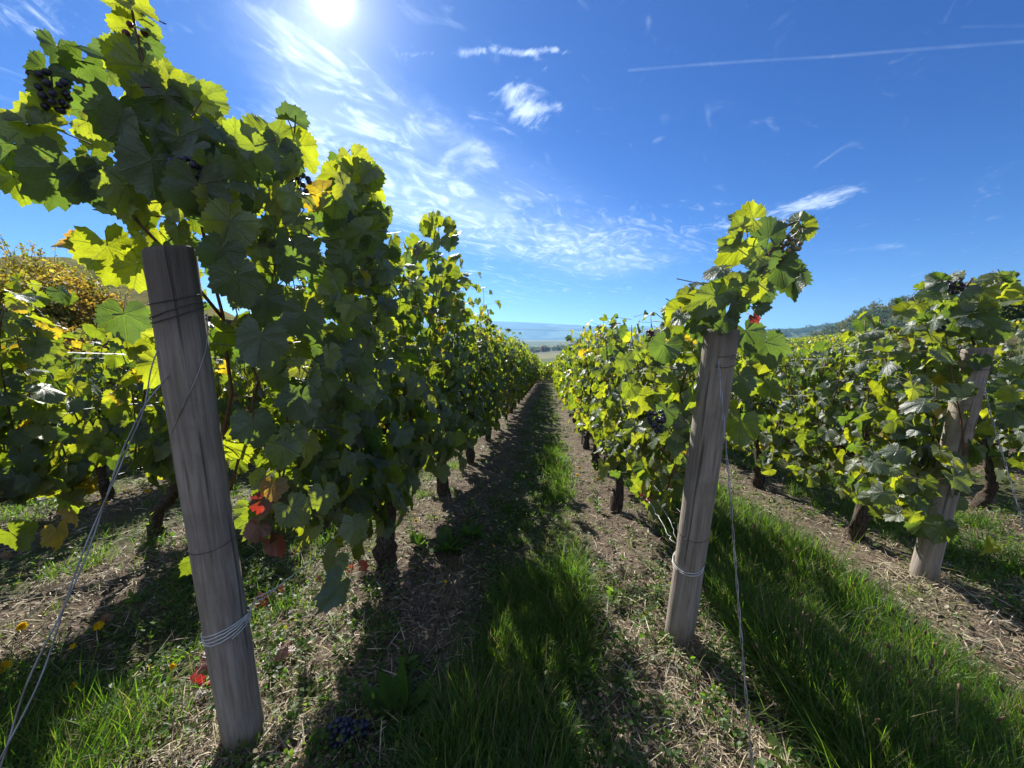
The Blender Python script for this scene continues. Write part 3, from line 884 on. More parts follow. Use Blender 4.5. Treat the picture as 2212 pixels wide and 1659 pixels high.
def hero_cluster(root, leaves, canes, bunches, seed, fillers=()):
    R = np.random.default_rng(seed); acc = Acc(); stalks = []; made = []
    Ms, Ps, As, Bs = [], [], [], []
    def put(X, Y, dep, spx, rot, tilt, yaw, colk=None, attach=None):
        p = np.array(P(X, Y, dep)); s = spx * .82 * dep / FPX
        tip, n = cam_basis(p, math.radians(rot), math.radians(tilt), math.radians(yaw), R)
        p = p - tip / np.linalg.norm(tip) * s * .35
        Ms.append(basis(tip[None], n[None], np.array([s]))[0]); Ps.append(p)
        A, B = leaf_cols(1, R, .05)
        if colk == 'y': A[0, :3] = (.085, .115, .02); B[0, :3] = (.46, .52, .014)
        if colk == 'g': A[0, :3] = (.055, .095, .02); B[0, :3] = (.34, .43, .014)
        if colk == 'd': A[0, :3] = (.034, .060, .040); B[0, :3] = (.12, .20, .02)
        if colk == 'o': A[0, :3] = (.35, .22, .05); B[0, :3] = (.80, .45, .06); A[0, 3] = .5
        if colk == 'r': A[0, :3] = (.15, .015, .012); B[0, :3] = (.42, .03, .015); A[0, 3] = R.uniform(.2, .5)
        As.append(A[0]); Bs.append(B[0])
        q = p - tip / np.linalg.norm(tip) * s * .5 + np.array([R.normal(0, .02), .05, R.normal(0, .02)])
        stalks.append((p, q))
    for L in leaves: put(*L)
    for (poly, n, d0, d1, s0, s1) in fillers:
        poly = np.array(poly, float); lo, hi = poly.min(0), poly.max(0); k = 0
        while k < n:
            q = R.uniform(lo, hi); ins = False
            for a in range(len(poly)):
                x1, y1 = poly[a]; x2, y2 = poly[a - 1]
                if (y1 > q[1]) != (y2 > q[1]) and q[0] < (x2 - x1) * (q[1] - y1) / (y2 - y1) + x1: ins = not ins
            if not ins: continue
            k += 1
            put(q[0], q[1], R.uniform(d0, d1), R.uniform(s0, s1), R.normal(180, 50), R.normal(15, 28), R.normal(0, 32))
    for pts, r0, r1 in canes:
        pp = [P(*p) for p in pts]
        m = []
        for a in range(len(pp) - 1):
            for t in (0, .5): m.append(pp[a].lerp(pp[a + 1], t))
        m.append(pp[-1]); m = [q + Vector(R.normal(0, .003, 3)) for q in m]
        cn = Acc(); tube(cn, m, np.linspace(r0, r1, len(m)), 6, rough=.05, seed=seed); made.append((cn, 'cane', M_CANE))
    n = len(Ps); sa = np.array([q[0] for q in stalks]); sb = np.array([q[1] for q in stalks])
    prisms(acc, sa, sb, .0016, .0020, const(n, (.2, .06, .03)), const(n, (0, 0, 0)), 1)
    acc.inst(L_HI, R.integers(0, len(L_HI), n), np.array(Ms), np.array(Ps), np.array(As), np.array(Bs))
    inv = root.matrix_basis.inverted()
    for a_, nm, m_ in [(acc, 'top_foliage', [M_LEAF, M_CANE])] + made:
        o = a_.build(nm, m_, root); o.matrix_parent_inverse = inv
    for (X, Y, dep, n_, L_, col) in bunches:
        o = bunch_acc(R, n_, L_, .0078, col).build('grape_bunch', [M_GRAPE, M_CANE], root)
        o.matrix_parent_inverse = inv; o.location = P(X, Y, dep); o.rotation_euler = (R.normal(0, .25), R.normal(0, .25), R.uniform(0, 6))


def find_vine(j, i):
    lab = vine_label(j, i, False)
    r = [o for o in COL.objects if o.get('label') == lab][0]
    r.matrix_basis = Matrix.Translation(r.location) @ Matrix.Rotation(r.rotation_euler.z, 4, 'Z'); return r


DK = (0.014, 0.010, 0.032)
# X, Y, depth, size(px), tip direction clockwise from up, tilt, yaw, colour   (picture measured at 2212 px wide)
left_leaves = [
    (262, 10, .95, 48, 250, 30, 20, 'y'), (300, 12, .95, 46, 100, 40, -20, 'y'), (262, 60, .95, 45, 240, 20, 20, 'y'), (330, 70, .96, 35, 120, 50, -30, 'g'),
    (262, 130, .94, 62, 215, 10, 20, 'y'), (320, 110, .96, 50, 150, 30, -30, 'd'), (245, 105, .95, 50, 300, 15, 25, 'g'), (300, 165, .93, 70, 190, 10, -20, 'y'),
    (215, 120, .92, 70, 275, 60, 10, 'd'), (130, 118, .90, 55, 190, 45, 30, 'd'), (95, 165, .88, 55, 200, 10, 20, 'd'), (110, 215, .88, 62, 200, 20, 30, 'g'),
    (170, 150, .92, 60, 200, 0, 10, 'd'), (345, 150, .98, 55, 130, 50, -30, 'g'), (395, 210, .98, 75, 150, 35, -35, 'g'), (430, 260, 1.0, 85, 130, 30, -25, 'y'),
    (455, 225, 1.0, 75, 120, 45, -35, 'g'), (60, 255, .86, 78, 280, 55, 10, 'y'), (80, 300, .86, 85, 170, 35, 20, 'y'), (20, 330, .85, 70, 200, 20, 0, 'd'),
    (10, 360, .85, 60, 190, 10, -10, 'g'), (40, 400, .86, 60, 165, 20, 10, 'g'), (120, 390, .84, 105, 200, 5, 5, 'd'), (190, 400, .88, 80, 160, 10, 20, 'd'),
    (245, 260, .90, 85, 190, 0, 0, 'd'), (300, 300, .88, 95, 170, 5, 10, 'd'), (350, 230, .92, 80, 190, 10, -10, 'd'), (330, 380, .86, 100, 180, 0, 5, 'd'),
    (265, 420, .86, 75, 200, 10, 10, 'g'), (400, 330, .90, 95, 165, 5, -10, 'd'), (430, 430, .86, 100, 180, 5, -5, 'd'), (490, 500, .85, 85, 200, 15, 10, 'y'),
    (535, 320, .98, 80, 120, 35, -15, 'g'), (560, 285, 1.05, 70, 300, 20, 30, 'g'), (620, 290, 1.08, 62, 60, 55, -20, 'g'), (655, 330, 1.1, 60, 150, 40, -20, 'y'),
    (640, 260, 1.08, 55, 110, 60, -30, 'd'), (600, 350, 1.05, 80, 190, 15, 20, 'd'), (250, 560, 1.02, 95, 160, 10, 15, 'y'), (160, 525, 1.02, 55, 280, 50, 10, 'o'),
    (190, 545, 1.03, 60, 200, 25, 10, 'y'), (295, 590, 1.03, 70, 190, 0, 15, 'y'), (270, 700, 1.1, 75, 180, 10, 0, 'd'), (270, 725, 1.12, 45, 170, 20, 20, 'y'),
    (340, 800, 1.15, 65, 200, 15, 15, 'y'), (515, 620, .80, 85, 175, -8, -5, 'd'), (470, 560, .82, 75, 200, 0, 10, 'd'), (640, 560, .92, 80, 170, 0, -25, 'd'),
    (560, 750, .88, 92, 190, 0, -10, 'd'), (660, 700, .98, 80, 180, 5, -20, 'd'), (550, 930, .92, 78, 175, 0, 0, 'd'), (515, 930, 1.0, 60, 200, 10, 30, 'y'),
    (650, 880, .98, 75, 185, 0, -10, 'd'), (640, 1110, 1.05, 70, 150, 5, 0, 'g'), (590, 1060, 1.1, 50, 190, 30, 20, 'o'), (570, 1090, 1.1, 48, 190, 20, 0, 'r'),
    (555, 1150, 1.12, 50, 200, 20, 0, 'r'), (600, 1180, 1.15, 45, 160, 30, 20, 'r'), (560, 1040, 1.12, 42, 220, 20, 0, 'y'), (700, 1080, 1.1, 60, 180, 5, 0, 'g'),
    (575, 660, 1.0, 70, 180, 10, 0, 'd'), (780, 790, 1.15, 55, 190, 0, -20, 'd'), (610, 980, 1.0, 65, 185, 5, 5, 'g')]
left_fill = [([(235, 120), (330, 110), (410, 210), (500, 300), (590, 340), (640, 430), (640, 560), (330, 540), (250, 500), (220, 420), (200, 380), (185, 250), (200, 190)], 95, .85, 1.15, 32, 68),
             ([(560, 300), (700, 360), (760, 420), (760, 900), (560, 1000), (500, 700)], 75, .98, 1.3, 34, 66),
             ([(700, 370), (800, 340), (840, 480), (860, 700), (700, 700)], 60, 1.3, 1.7, 35, 60)]
left_canes = [([(470, 1010, 1.2), (500, 850, 1.12), (480, 680, 1.1), (430, 450, 1.0), (350, 260, .95), (300, 120, .95), (285, 20, .95), (280, -30, .95)], .006, .002),
              ([(500, 1060, 1.2), (590, 700, 1.15), (590, 450, 1.1), (620, 330, 1.08), (640, 250, 1.08)], .005, .002),
              ([(480, 690, 1.1), (380, 560, .98), (230, 400, .9), (90, 350, .87), (20, 330, .86)], .005, .002),
              ([(350, 300, .95), (200, 200, .92), (120, 130, .90)], .004, .002)]
rv = find_vine(1, 0)
left_leaves += [(790, 345, 1.75, 25, 20, 30, 10, 'y'), (800, 375, 1.75, 28, 300, 30, 10, 'g'), (775, 400, 1.75, 30, 240, 30, 10, 'g'), (815, 420, 1.75, 32, 120, 30, -10, 'y'), (790, 450, 1.75, 36, 200, 10, -10, 'g'), (820, 480, 1.75, 36, 160, 20, -10, 'd')]
left_canes += [([(800, 620, 1.7), (795, 480, 1.75), (790, 350, 1.75), (775, 330, 1.75)], .004, .0015)]
left_fill += [([(770, 340), (830, 420), (850, 560), (750, 560)], 22, 1.65, 1.85, 25, 40)]
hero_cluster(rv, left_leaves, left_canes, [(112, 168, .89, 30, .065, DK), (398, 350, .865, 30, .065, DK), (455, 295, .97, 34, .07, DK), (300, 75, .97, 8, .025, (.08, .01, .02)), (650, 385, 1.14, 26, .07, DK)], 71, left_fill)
rv3 = find_vine(1, 1)
hero_cluster(rv3, [], [([(930, 700, 2.6), (945, 560, 2.7), (950, 465, 2.7)], .004, .0015), ([(900, 700, 2.5), (900, 530, 2.5)], .004, .0015)], [], 73,
             [([(920, 475), (950, 460), (985, 500), (980, 620), (1000, 680), (900, 680), (880, 540)], 60, 2.5, 2.85, 20, 32)])

right_leaves = [
    (1610, 470, 1.14, 52, 285, 10, 15, 'y'), (1592, 492, 1.14, 38, 250, 45, 10, 'g'), (1585, 545, 1.13, 62, 215, 10, 15, 'y'), (1570, 525, 1.14, 40, 300, 30, 10, 'g'),
    (1660, 495, 1.13, 55, 350, 10, -5, 'd'), (1625, 560, 1.12, 45, 250, 30, 10, 'g'), (1720, 470, 1.15, 32, 320, 20, -20, 'g'), (1735, 500, 1.16, 45, 160, 10, -20, 'y'),
    (1745, 490, 1.15, 30, 60, 50, -20, 'd'), (1655, 560, 1.14, 50, 170, 10, 5, 'd'), (1545, 580, 1.10, 45, 270, 60, 10, 'd'), (1570, 620, 1.10, 60, 260, 15, 20, 'y'),
    (1600, 625, 1.12, 55, 180, 5, 0, 'd'), (1530, 650, 1.10, 66, 230, 25, 25, 'g'), (1560, 640, 1.12, 60, 190, 0, 0, 'd'), (1590, 670, 1.09, 45, 175, -25, 35, 'd'),
    (1645, 640, 1.14, 50, 160, 10, -10, 'd'), (1690, 590, 1.15, 65, 165, 5, -15, 'd'), (1710, 620, 1.16, 55, 190, 10, -40, 'd'), (1720, 600, 1.16, 45, 130, 30, -30, 'd'),
    (1650, 665, 1.14, 30, 120, 30, 0, 'd'), (1632, 688, 1.18, 20, 150, 30, 0, 'r'), (1560, 700, 1.12, 50, 200, 15, 0, 'd'), (1510, 690, 1.15, 55, 200, 15, 20, 'd'),
    (1480, 640, 1.2, 45, 260, 30, 20, 'y'), (1460, 680, 1.22, 45, 210, 20, 20, 'y'), (1660, 760, 1.35, 70, 165, 5, -5, 'd'), (1620, 730, 1.3, 60, 150, 10, -10, 'd'),
    (1600, 930, 1.38, 70, 185, -10, -20, 'g'), (1500, 860, 1.2, 45, 185, 15, 50, 'g'), (1430, 760, 1.3, 60, 200, 10, 10, 'd'), (1380, 870, 1.5, 60, 190, 10, 30, 'y'), (1480, 930, 1.3, 50, 180, 10, 10, 'd'),
    (1440, 900, 1.35, 50, 180, 10, 10, 'd'), (1400, 1075, 1.7, 26, 120, 20, 10, 'r'), (1600, 830, 1.4, 55, 170, 10, -10, 'd')]
right_canes = [([(1572, 790, 1.30), (1585, 720, 1.2), (1600, 655, 1.14), (1630, 600, 1.13), (1665, 545, 1.13), (1690, 500, 1.15), (1712, 480, 1.15)], .0085, .003),
               ([(1630, 595, 1.13), (1622, 545, 1.14), (1608, 490, 1.14)], .003, .0015), ([(1680, 520, 1.14), (1700, 510, 1.15), (1712, 500, 1.15)], .003, .002),
               ([(1640, 600, 1.14), (1680, 570, 1.15), (1700, 555, 1.15)], .0025, .0015)]
rv = find_vine(2, 0)
hero_cluster(rv, right_leaves, right_canes, [(1713, 515, 1.14, 40, .080, (.15, .14, .05)), (1410, 712, 1.9, 20, .05, (.06, .015, .03)), (1415, 890, 1.3, 30, .07, DK)], 74,
             [([(1560, 530), (1660, 500), (1640, 640), (1600, 720), (1540, 720), (1480, 720), (1450, 640), (1540, 600)], 18, 1.10, 1.25, 24, 42),
              ([(1440, 660), (1560, 720), (1480, 1000), (1400, 1000), (1340, 800)], 50, 1.3, 1.6, 24, 42),
              ([(1590, 730), (1680, 740), (1670, 850), (1590, 860)], 10, 1.4, 1.6, 30, 50)])
rv = find_vine(3, 0)
hero_cluster(rv, [(2030, 625, 1.75, 42, 290, 20, 10, 'g'), (2000, 640, 1.75, 40, 260, 30, 20, 'g'), (2090, 620, 1.72, 42, 30, 20, 0, 'd'), (2120, 640, 1.7, 45, 170, 5, 0, 'y'), (2150, 610, 1.7, 38, 80, 40, -10, 'd'),
                  (2110, 700, 1.7, 55, 180, 0, 0, 'd'), (2060, 700, 1.72, 55, 190, 10, 10, 'd'), (2140, 720, 1.7, 48, 170, 10, -10, 'd'), (1980, 870, 1.72, 44, 240, 45, 10, 'd'),
                  (2035, 1140, 1.66, 40, 190, 0, 0, 'd'), (1990, 1140, 1.72, 55, 200, 5, 0, 'd'), (1950, 1050, 1.8, 45, 200, 5, 0, 'd'), (1980, 980, 1.8, 50, 190, 5, 0, 'd'), (2175, 850, 1.8, 50, 180, 5, -10, 'd'), (2190, 900, 1.8, 50, 175, 5, -10, 'd')],
             [([(2105, 745, 1.76), (2085, 690, 1.75), (2075, 640, 1.74), (2100, 600, 1.72)], .005, .003)],
             [(2062, 604, 1.71, 28, .06, DK), (2030, 690, 1.72, 26, .055, DK)], 75,
             [([(1960, 640), (2010, 600), (2170, 595), (2200, 660), (2212, 900), (2160, 900), (2180, 760), (2050, 740), (1980, 860), (1880, 740)], 66, 1.66, 1.95, 24, 40),
              ([(1890, 900), (1985, 900), (1950, 1150), (1900, 1100)], 26, 1.75, 2.0, 30, 45)])


# ------------------------------------------------------------------ end posts, wires, stakes
def post(base, top, r, label, seed):
    R = np.random.default_rng(seed); base = Vector(base); top = Vector(top); ax = (top - base)
    H = ax.length; n = 40; sides = 36; a = Acc()
    th = np.arange(sides) / sides * 2 * np.pi; ph = R.uniform(0, 6, 5)
    prof = 1 + .020 * np.sin(2 * th + ph[0]) + .016 * np.sin(3 * th + ph[1]) + .010 * np.sin(7 * th + ph[2])
    prof -= .055 * np.exp(-((th - 4.45) / .05) ** 2) + .045 * np.exp(-((th - 4.95) / .04) ** 2) + .05 * np.exp(-((th - 1.2) / .05) ** 2)   # drying cracks
    zs = np.concatenate([np.linspace(-.15, H - .012, n), [H - .003, H]])
    V = []
    for i, z in enumerate(zs):
        rr = r * (1.04 - .06 * z / H) * (1 + .012 * math.sin(z * 9 + ph[3]) + .01 * math.sin(z * 23 + ph[4]))
        if i == n: rr *= .985
        if i == n + 1: rr *= .93
        cx = .006 * math.sin(z * 2.2 + ph[0])
        zz = z + (np.cos(th + ph[1]) * .008 if i >= n - 1 else 0)
        V.append(np.stack([cx + np.cos(th) * rr * prof, np.sin(th) * rr * prof, zz + np.zeros(sides)], -1))
    V = np.concatenate(V); m = len(zs)
    V = np.concatenate([V, [[cx, 0, H + .001]]]); T = []
    for i in range(m - 1):
        for k in range(sides):
            p0, q0 = i * sides + k, i * sides + (k + 1) % sides; T += [(p0, q0, q0 + sides), (p0, q0 + sides, p0 + sides)]
    for k in range(sides): T.append((m * sides, (m - 1) * sides + k, (m - 1) * sides + (k + 1) % sides))
    a.add(V, T); o = a.build('wooden_post', M_WOOD)
    o.location = base; o.rotation_euler = ax.to_track_quat('Z', 'Y').to_euler()
    tag(o, label, 'post', 'wooden end posts of the vine rows')
    return o, H


def wrap(o, z, turns, r, wr, mat, tilt=0.1, seed=0, pitch=.006):
    R = np.random.default_rng(seed); a = Acc(); pts = []
    n = int(28 * turns); t0 = R.uniform(0, 6)
    for i in range(n + 1):
        t = t0 + i / 28 * 2 * math.pi; k = i / 28
        pts.append((math.cos(t) * (r + wr), math.sin(t) * (r + wr), z + k * pitch + tilt * r * math.sin(t + .4 + k * .35) + R.normal(0, .0006)))
    tube(a, pts, wr, 6); w_ = a.build('wire_wrap', mat, o); return w_


PR = 0.0505
p1b = G(527, 1590); p1t = P(366, 538, .885)
po1, H1 = post(p1b, p1t, PR, 'thick grey wooden post nearest the camera, leaning, with white cord round its foot', 1)
wrap(po1, H1 - .115, 1.0, PR * 1.0, .0012, M_RUST, .25, 1); wrap(po1, H1 - .155, 2.1, PR * 1.0, .0014, M_RUST, .35, 2, .010)
def slant(o, H):
    mi = (Matrix.Translation(o.location) @ o.rotation_euler.to_matrix().to_4x4()).inverted(); c = mi @ Vector((0, 0, CAM_H)); ph = math.atan2(c.y, c.x)
    rt = mi.to_3x3() @ Vector((1, 0, 0)); sg = 1 if math.cos(ph + .5) * rt.x + math.sin(ph + .5) * rt.y > math.cos(ph - .5) * rt.x + math.sin(ph - .5) * rt.y else -1
    a = Acc(); rr = PR * 1.03
    tube(a, [(math.cos(ph + sg * t) * rr, math.sin(ph + sg * t) * rr, H - z) for t, z in ((1.25, .15), (1.15, .19), (.8, .235), (.4, .28), (0, .325), (-.5, .375), (-1.0, .42), (-1.4, .46))], .0013, 6); a.build('wire_wrap', M_WIRE, o)


slant(po1, H1)
wrap(po1, H1 * .455, 1.0, PR * 1.02, .0009, M_RUST, .12, 3)
wrap(po1, H1 * .268, 4.3, PR * 1.03, .0019, M_CORD, .30, 4, .0045)
p2b = G(1462, 1376); p2t = P(1563, 712, 1.17)
po2, H2 = post(p2b, p2t, PR, 'middle grey wooden post leaning right, with a cluster of leaves above its top', 2)
wrap(po2, H2 - .075, 1.1, PR, .0010, M_RUST, .15, 5); wrap(po2, H2 - .10, 1.2, PR, .0011, M_RUST, .25, 6)
wrap(po2, H2 * .40, 1.0, PR * 1.02, .0009, M_RUST, .1, 7); wrap(po2, H2 * .285, 2.2, PR * 1.03, .0016, M_CORD, .2, 8, .010)
p3b = G(1992, 1248); p3t = P(2113, 752, 1.69)
po3, H3 = post(p3b, p3t, PR * .98, 'right hand grey wooden post half hidden by vine leaves at its top', 3)
wrap(po3, H3 - .06, 1.1, PR, .0012, M_RUST, .2, 9); wrap(po3, H3 - .09, 1.2, PR, .0012, M_RUST, .15, 10)
wrap(po3, H3 * .29, 2.1, PR * 1.02, .0013, M_CORD, .15, 11)


def twisted(name, pts, r, sep, turns, mat, label, group=None, cat='wire'):
    """two strands twisted round each other along a path"""
    root = empty(name, pts[0][:3]); a0, a1 = Acc(), Acc(); pts = [Vector(p) for p in pts]
    L = [0]
    for i in range(1, len(pts)): L.append(L[-1] + (pts[i] - pts[i - 1]).length)
    n = 90; s = [[], []]
    for i in range(n + 1):
        t = i / n; d = t * L[-1]; k = 0
        while k < len(pts) - 2 and d > L[k + 1]: k += 1
        f = (d - L[k]) / max(L[k + 1] - L[k], 1e-6); p = pts[k].lerp(pts[k + 1], f); tn = (pts[k + 1] - pts[k]).normalized()
        b = tn.cross(Vector((0, 1, .2))).normalized(); c = tn.cross(b); a = t * turns * 6.283
        w_ = sep(t) if callable(sep) else sep
        for q, sg in ((0, 1), (1, -1)): s[q].append(p + (b * math.cos(a) + c * math.sin(a)) * w_ * sg)
    for q in (0, 1):
        ac = Acc(); tube(ac, s[q], r, 6); o = ac.build('strand', mat, root); o.matrix_parent_inverse = Matrix.Translation(-Vector(pts[0]))
    tag(root, label, cat, group); return root


def onrow(j, y, z): return (ROWX[j] + TA * y, y, z)


guy1 = [onrow(1, .925, 1.17), onrow(1, .758, .875), onrow(1, .624, .60), onrow(1, .52, .40), onrow(1, .27, -.03)]
twisted('guy_wire', guy1, .0015, lambda t: .030 * (1 - t / .22) + .003 if t < .22 else (.003 + .004 * max(0, math.sin(t * 14))), 3.5, M_WIRE, 'grey twisted guy wire running down left of the nearest post', 'guy wires of the end posts')
guy2 = [onrow(2, 1.15, 1.06), onrow(2, 1.02, .684), onrow(2, .91, .34), onrow(2, .78, -.05)]
twisted('guy_wire', guy2, .0014, .0022, 9, M_WIRE, 'thin twisted guy wire running down beside the middle post', 'guy wires of the end posts')
guy3 = [onrow(3, 1.64, .93), onrow(3, 1.595, .786), onrow(3, 1.425, .36), onrow(3, 1.27, -.08)]
twisted('guy_wire', guy3, .0015, .0024, 9, M_WIRE, 'thin twisted guy wire running down right of the right hand post', 'guy wires of the end posts')

# trellis wires along the rows
HW = {0: 'lowest', 1: 'middle', 2: 'upper'}
for j in range(-1, 5):
    y0 = {1: p1b.y, 2: p2b.y, 3: p3b.y}.get(j, .6 + .4 * j) + .0
    for k, h in enumerate((.52, .88, 1.16)):
        for sd in ((0,) if k == 0 else (-1, 1)):
            a = Acc(); pts = []
            ys = np.concatenate([np.linspace(y0, 8, 22), np.linspace(9, ENDY, 12)])
            for q, y in enumerate(ys):
                off = sd * .045 * min(1, q / 2) ; sag = .01 * math.sin(q * 1.7 + k + j)
                x = ROWX[j] + TA * y + off; pts.append((x, y, -K * y + h + sag))
            tube(a, pts, .0012, 4, cap=False); o = a.build('trellis_wire', M_WIRE)
            sdn = {0: '', -1: 'left ', 1: 'right '}[sd]
            tag(o, f'{HW[k]} {sdn}trellis wire strung along the {ROWNAME[j]}', 'wire', 'trellis wires')


def cord(name, pix, r, mat, label, wob=.0):
    a = Acc(); pp = [P(*p) for p in pix]; m = []
    R = np.random.default_rng(3)
    for i in range(len(pp) - 1):
        for t in np.linspace(0, 1, 6)[:-1]: m.append(pp[i].lerp(pp[i + 1], t) + Vector(R.normal(0, wob, 3)))
    m.append(pp[-1]); tube(a, m, r, 6); o = a.build(name, mat); tag(o, label, 'wire'); return o


cord('tie_cord', [(540, 1318, .95), (555, 1290, .97), (575, 1282, .99), (600, 1268, 1.03), (650, 1230, 1.13), (720, 1165, 1.35), (800, 1085, 1.75)], .0017, M_CORD, 'white cord tied from the foot of the nearest post back into the vines', .0012)
cord('tie_cord', [(546, 1305, .96), (560, 1295, .98), (580, 1290, 1.0), (598, 1270, 1.03), (612, 1262, 1.05)], .0015, M_CORD, 'short curled white cord end beside the foot of the nearest post', .002)
cord('tie_cord', [(1455, 1172, 1.33), (1440, 1150, 1.38), (1425, 1120, 1.45), (1410, 1095, 1.52), (1396, 1075, 1.6)], .0016, M_CORD, 'kinked white cord from the middle post up into the leaves', .002)
cord('tie_cord', [(1460, 1165, 1.34), (1450, 1130, 1.40), (1432, 1100, 1.5), (1420, 1080, 1.6)], .0011, M_CORD, 'thinner white cord above the kinked one at the middle post', .001)

# steel line stakes in the rows
sk = None
for j in (-1, 0, 1, 2, 3, 4):
    k = 0; y = {1: 3.80, 0: 4.4, -1: 4.9, 2: 5.1, 3: 5.6, 4: 6.0}[j]
    while y < 23:
        if sk is None:
            a = Acc(); w_ = .014
            V = [(x, yy, z) for z in (-.1, 1.16) for x, yy in ((-w_, 0), (0, .004), (w_, 0), (w_, .012), (.003, .016), (-.003, .016), (-w_, .012))]
            T = []
            for q in range(7):
                q2 = (q + 1) % 7; T += [(q, q2, 7 + q2), (q, 7 + q2, 7 + q)]
            T += [(7, 8, 9), (7, 9, 10), (7, 10, 11), (7, 11, 12), (7, 12, 13)]
            a.add(V, T); sk = a.build('steel_stake', M_STEEL, smooth=False); o = sk
        else:
            o = sk.copy(); COL.objects.link(o)
        x, yy, z = rowpos(j, y); o.location = (x - .04, yy, z); o.rotation_euler = (math.radians(1.0 * ((k % 3) - 1)), math.radians(1.2), -AZ)
        lab = f'thin grey steel stake, {ORD[k]} along the {ROWNAME[j]}'
        tag(o, lab, 'stake', 'steel stakes along the rows')
        y += 4.6; k += 1


# ------------------------------------------------------------------ ground cover
def scatter_xy(n, R, ymin=.45, ymax=24, p=1.0, umin=None, umax=None, xl=1.55):
    """points ever sparser with distance, inside the wedge one can see (and a little more)"""
    t = R.random(n); y = ymin * (ymax / ymin) ** t if p == 1 else (ymin ** (1 - p) + t * (ymax ** (1 - p) - ymin ** (1 - p))) ** (1 / (1 - p))
    if umin is None:
        x = R.uniform(-1, 1, n) * (y * xl + .25)
    else: x = R.uniform(umin, umax, n) + TA * y
    return x, y


def uphase(x, y): return ((x - TA * y - ROWX[1]) / 1.412) % 1.0


def vis(x, y): return np.abs(x) < y * 1.5 + .5


# dry stems and straw
def litter():
    R = np.random.default_rng(21); a = Acc()
    n = 120000; x, y = scatter_xy(n, R, .4, 20, 1.25)
    ph = uphase(x, y); nearrow = np.exp(-(np.minimum(ph, 1 - ph) / .27) ** 2)
    clump = (np.sin(x * 4.1 + 1) * np.sin(y * 3.7 + x) + np.sin(x * 9 + 2 * y) * np.sin(y * 8)) * .25 + .5
    keep = (R.random(n) < .22 + .78 * nearrow * (.35 + clump)) & (x > -7)
    x, y = x[keep], y[keep]
    for pb_ in (p1b, p2b, p3b):      # straw gathered round the foot of each post
        an, rr_ = R.uniform(0, 6.283, 420), .05 + np.abs(R.normal(0, .06, 420)); x = np.append(x, pb_.x + np.cos(an) * rr_); y = np.append(y, pb_.y + np.sin(an) * rr_)
    n = len(x); dist = np.hypot(x, y)
    L = R.uniform(.015, .09, n) * R.uniform(.5, 1.2, n) * (1 + .05 * dist) * np.where(R.random(n) < .1, 1.7, 1); wd = R.uniform(.0005, .0015, n) * (1 + dist * .35)
    az = R.uniform(0, 6.283, n); el = np.abs(R.normal(0, .28, n)) + np.where(R.random(n) < .06, .7, 0)
    tip = np.stack([np.cos(az) * np.cos(el), np.sin(az) * np.cos(el), np.sin(el)], -1)
    side = norm(np.cross(tip, R.normal(0, .5, (n, 3)) + np.array([0, 0, 1]))); yv = np.cross(tip, side)
    M = np.stack([side * wd[:, None] * 2, yv * L[:, None] * -np.sign(yv[:, 2:3] + 1e-6), tip * L[:, None]], -1)
    z = gz(x, y) + R.uniform(0, .022, n)
    base = np.array([(.40, .33, .22), (.50, .43, .30), (.27, .205, .13), (.16, .11, .07), (.56, .50, .38), (.30, .27, .12)])
    A = const(n, (0, 0, 0)); A[:, :3] = base[R.choice(6, n, p=[.24, .15, .24, .20, .07, .10])] * R.uniform(.7, 1.15, (n, 1))
    B = A.copy()
    a.inst(ST, R.integers(0, 4, n), M, np.stack([x, y, z], -1), A, B)
    o = a.build('straw_litter', M_DRY); tag(o, 'dry straw and cut stems strewn over the soil', 'straw', kind='stuff')


litter()


def grassM(R, n, h, wd, lean):
    az = R.uniform(0, 6.283, n); bz = R.uniform(0, 6.283, n)
    up = norm(np.stack([np.cos(bz) * lean, np.sin(bz) * lean, np.ones(n)], -1))
    by = np.stack([np.cos(az), np.sin(az), np.zeros(n)], -1); by = norm(by + np.stack([np.cos(bz), np.sin(bz), np.zeros(n)], -1) * .8)
    by = norm(by - up * np.sum(by * up, -1, keepdims=True)); bx = np.cross(by, up)
    return np.stack([bx * wd[:, None], by * h[:, None], up * h[:, None]], -1)


def grass_cols(R, n, dry=.07):
    g = np.array([(.040, .080, .018), (.055, .105, .022), (.030, .066, .018), (.11, .13, .035), (.30, .25, .13)])
    t = np.array([(.17, .36, .02), (.26, .46, .02), (.12, .28, .02), (.40, .44, .04), (.35, .28, .12)])
    k = R.choice(5, n, p=[.36, .30, .20, .14 - dry, dry]); A = const(n, (0, 0, 0)); B = A.copy()
    A[:, :3] = g[k] * R.uniform(.75, 1.25, (n, 1)); B[:, :3] = t[k] * R.uniform(.8, 1.2, (n, 1)); return A, B


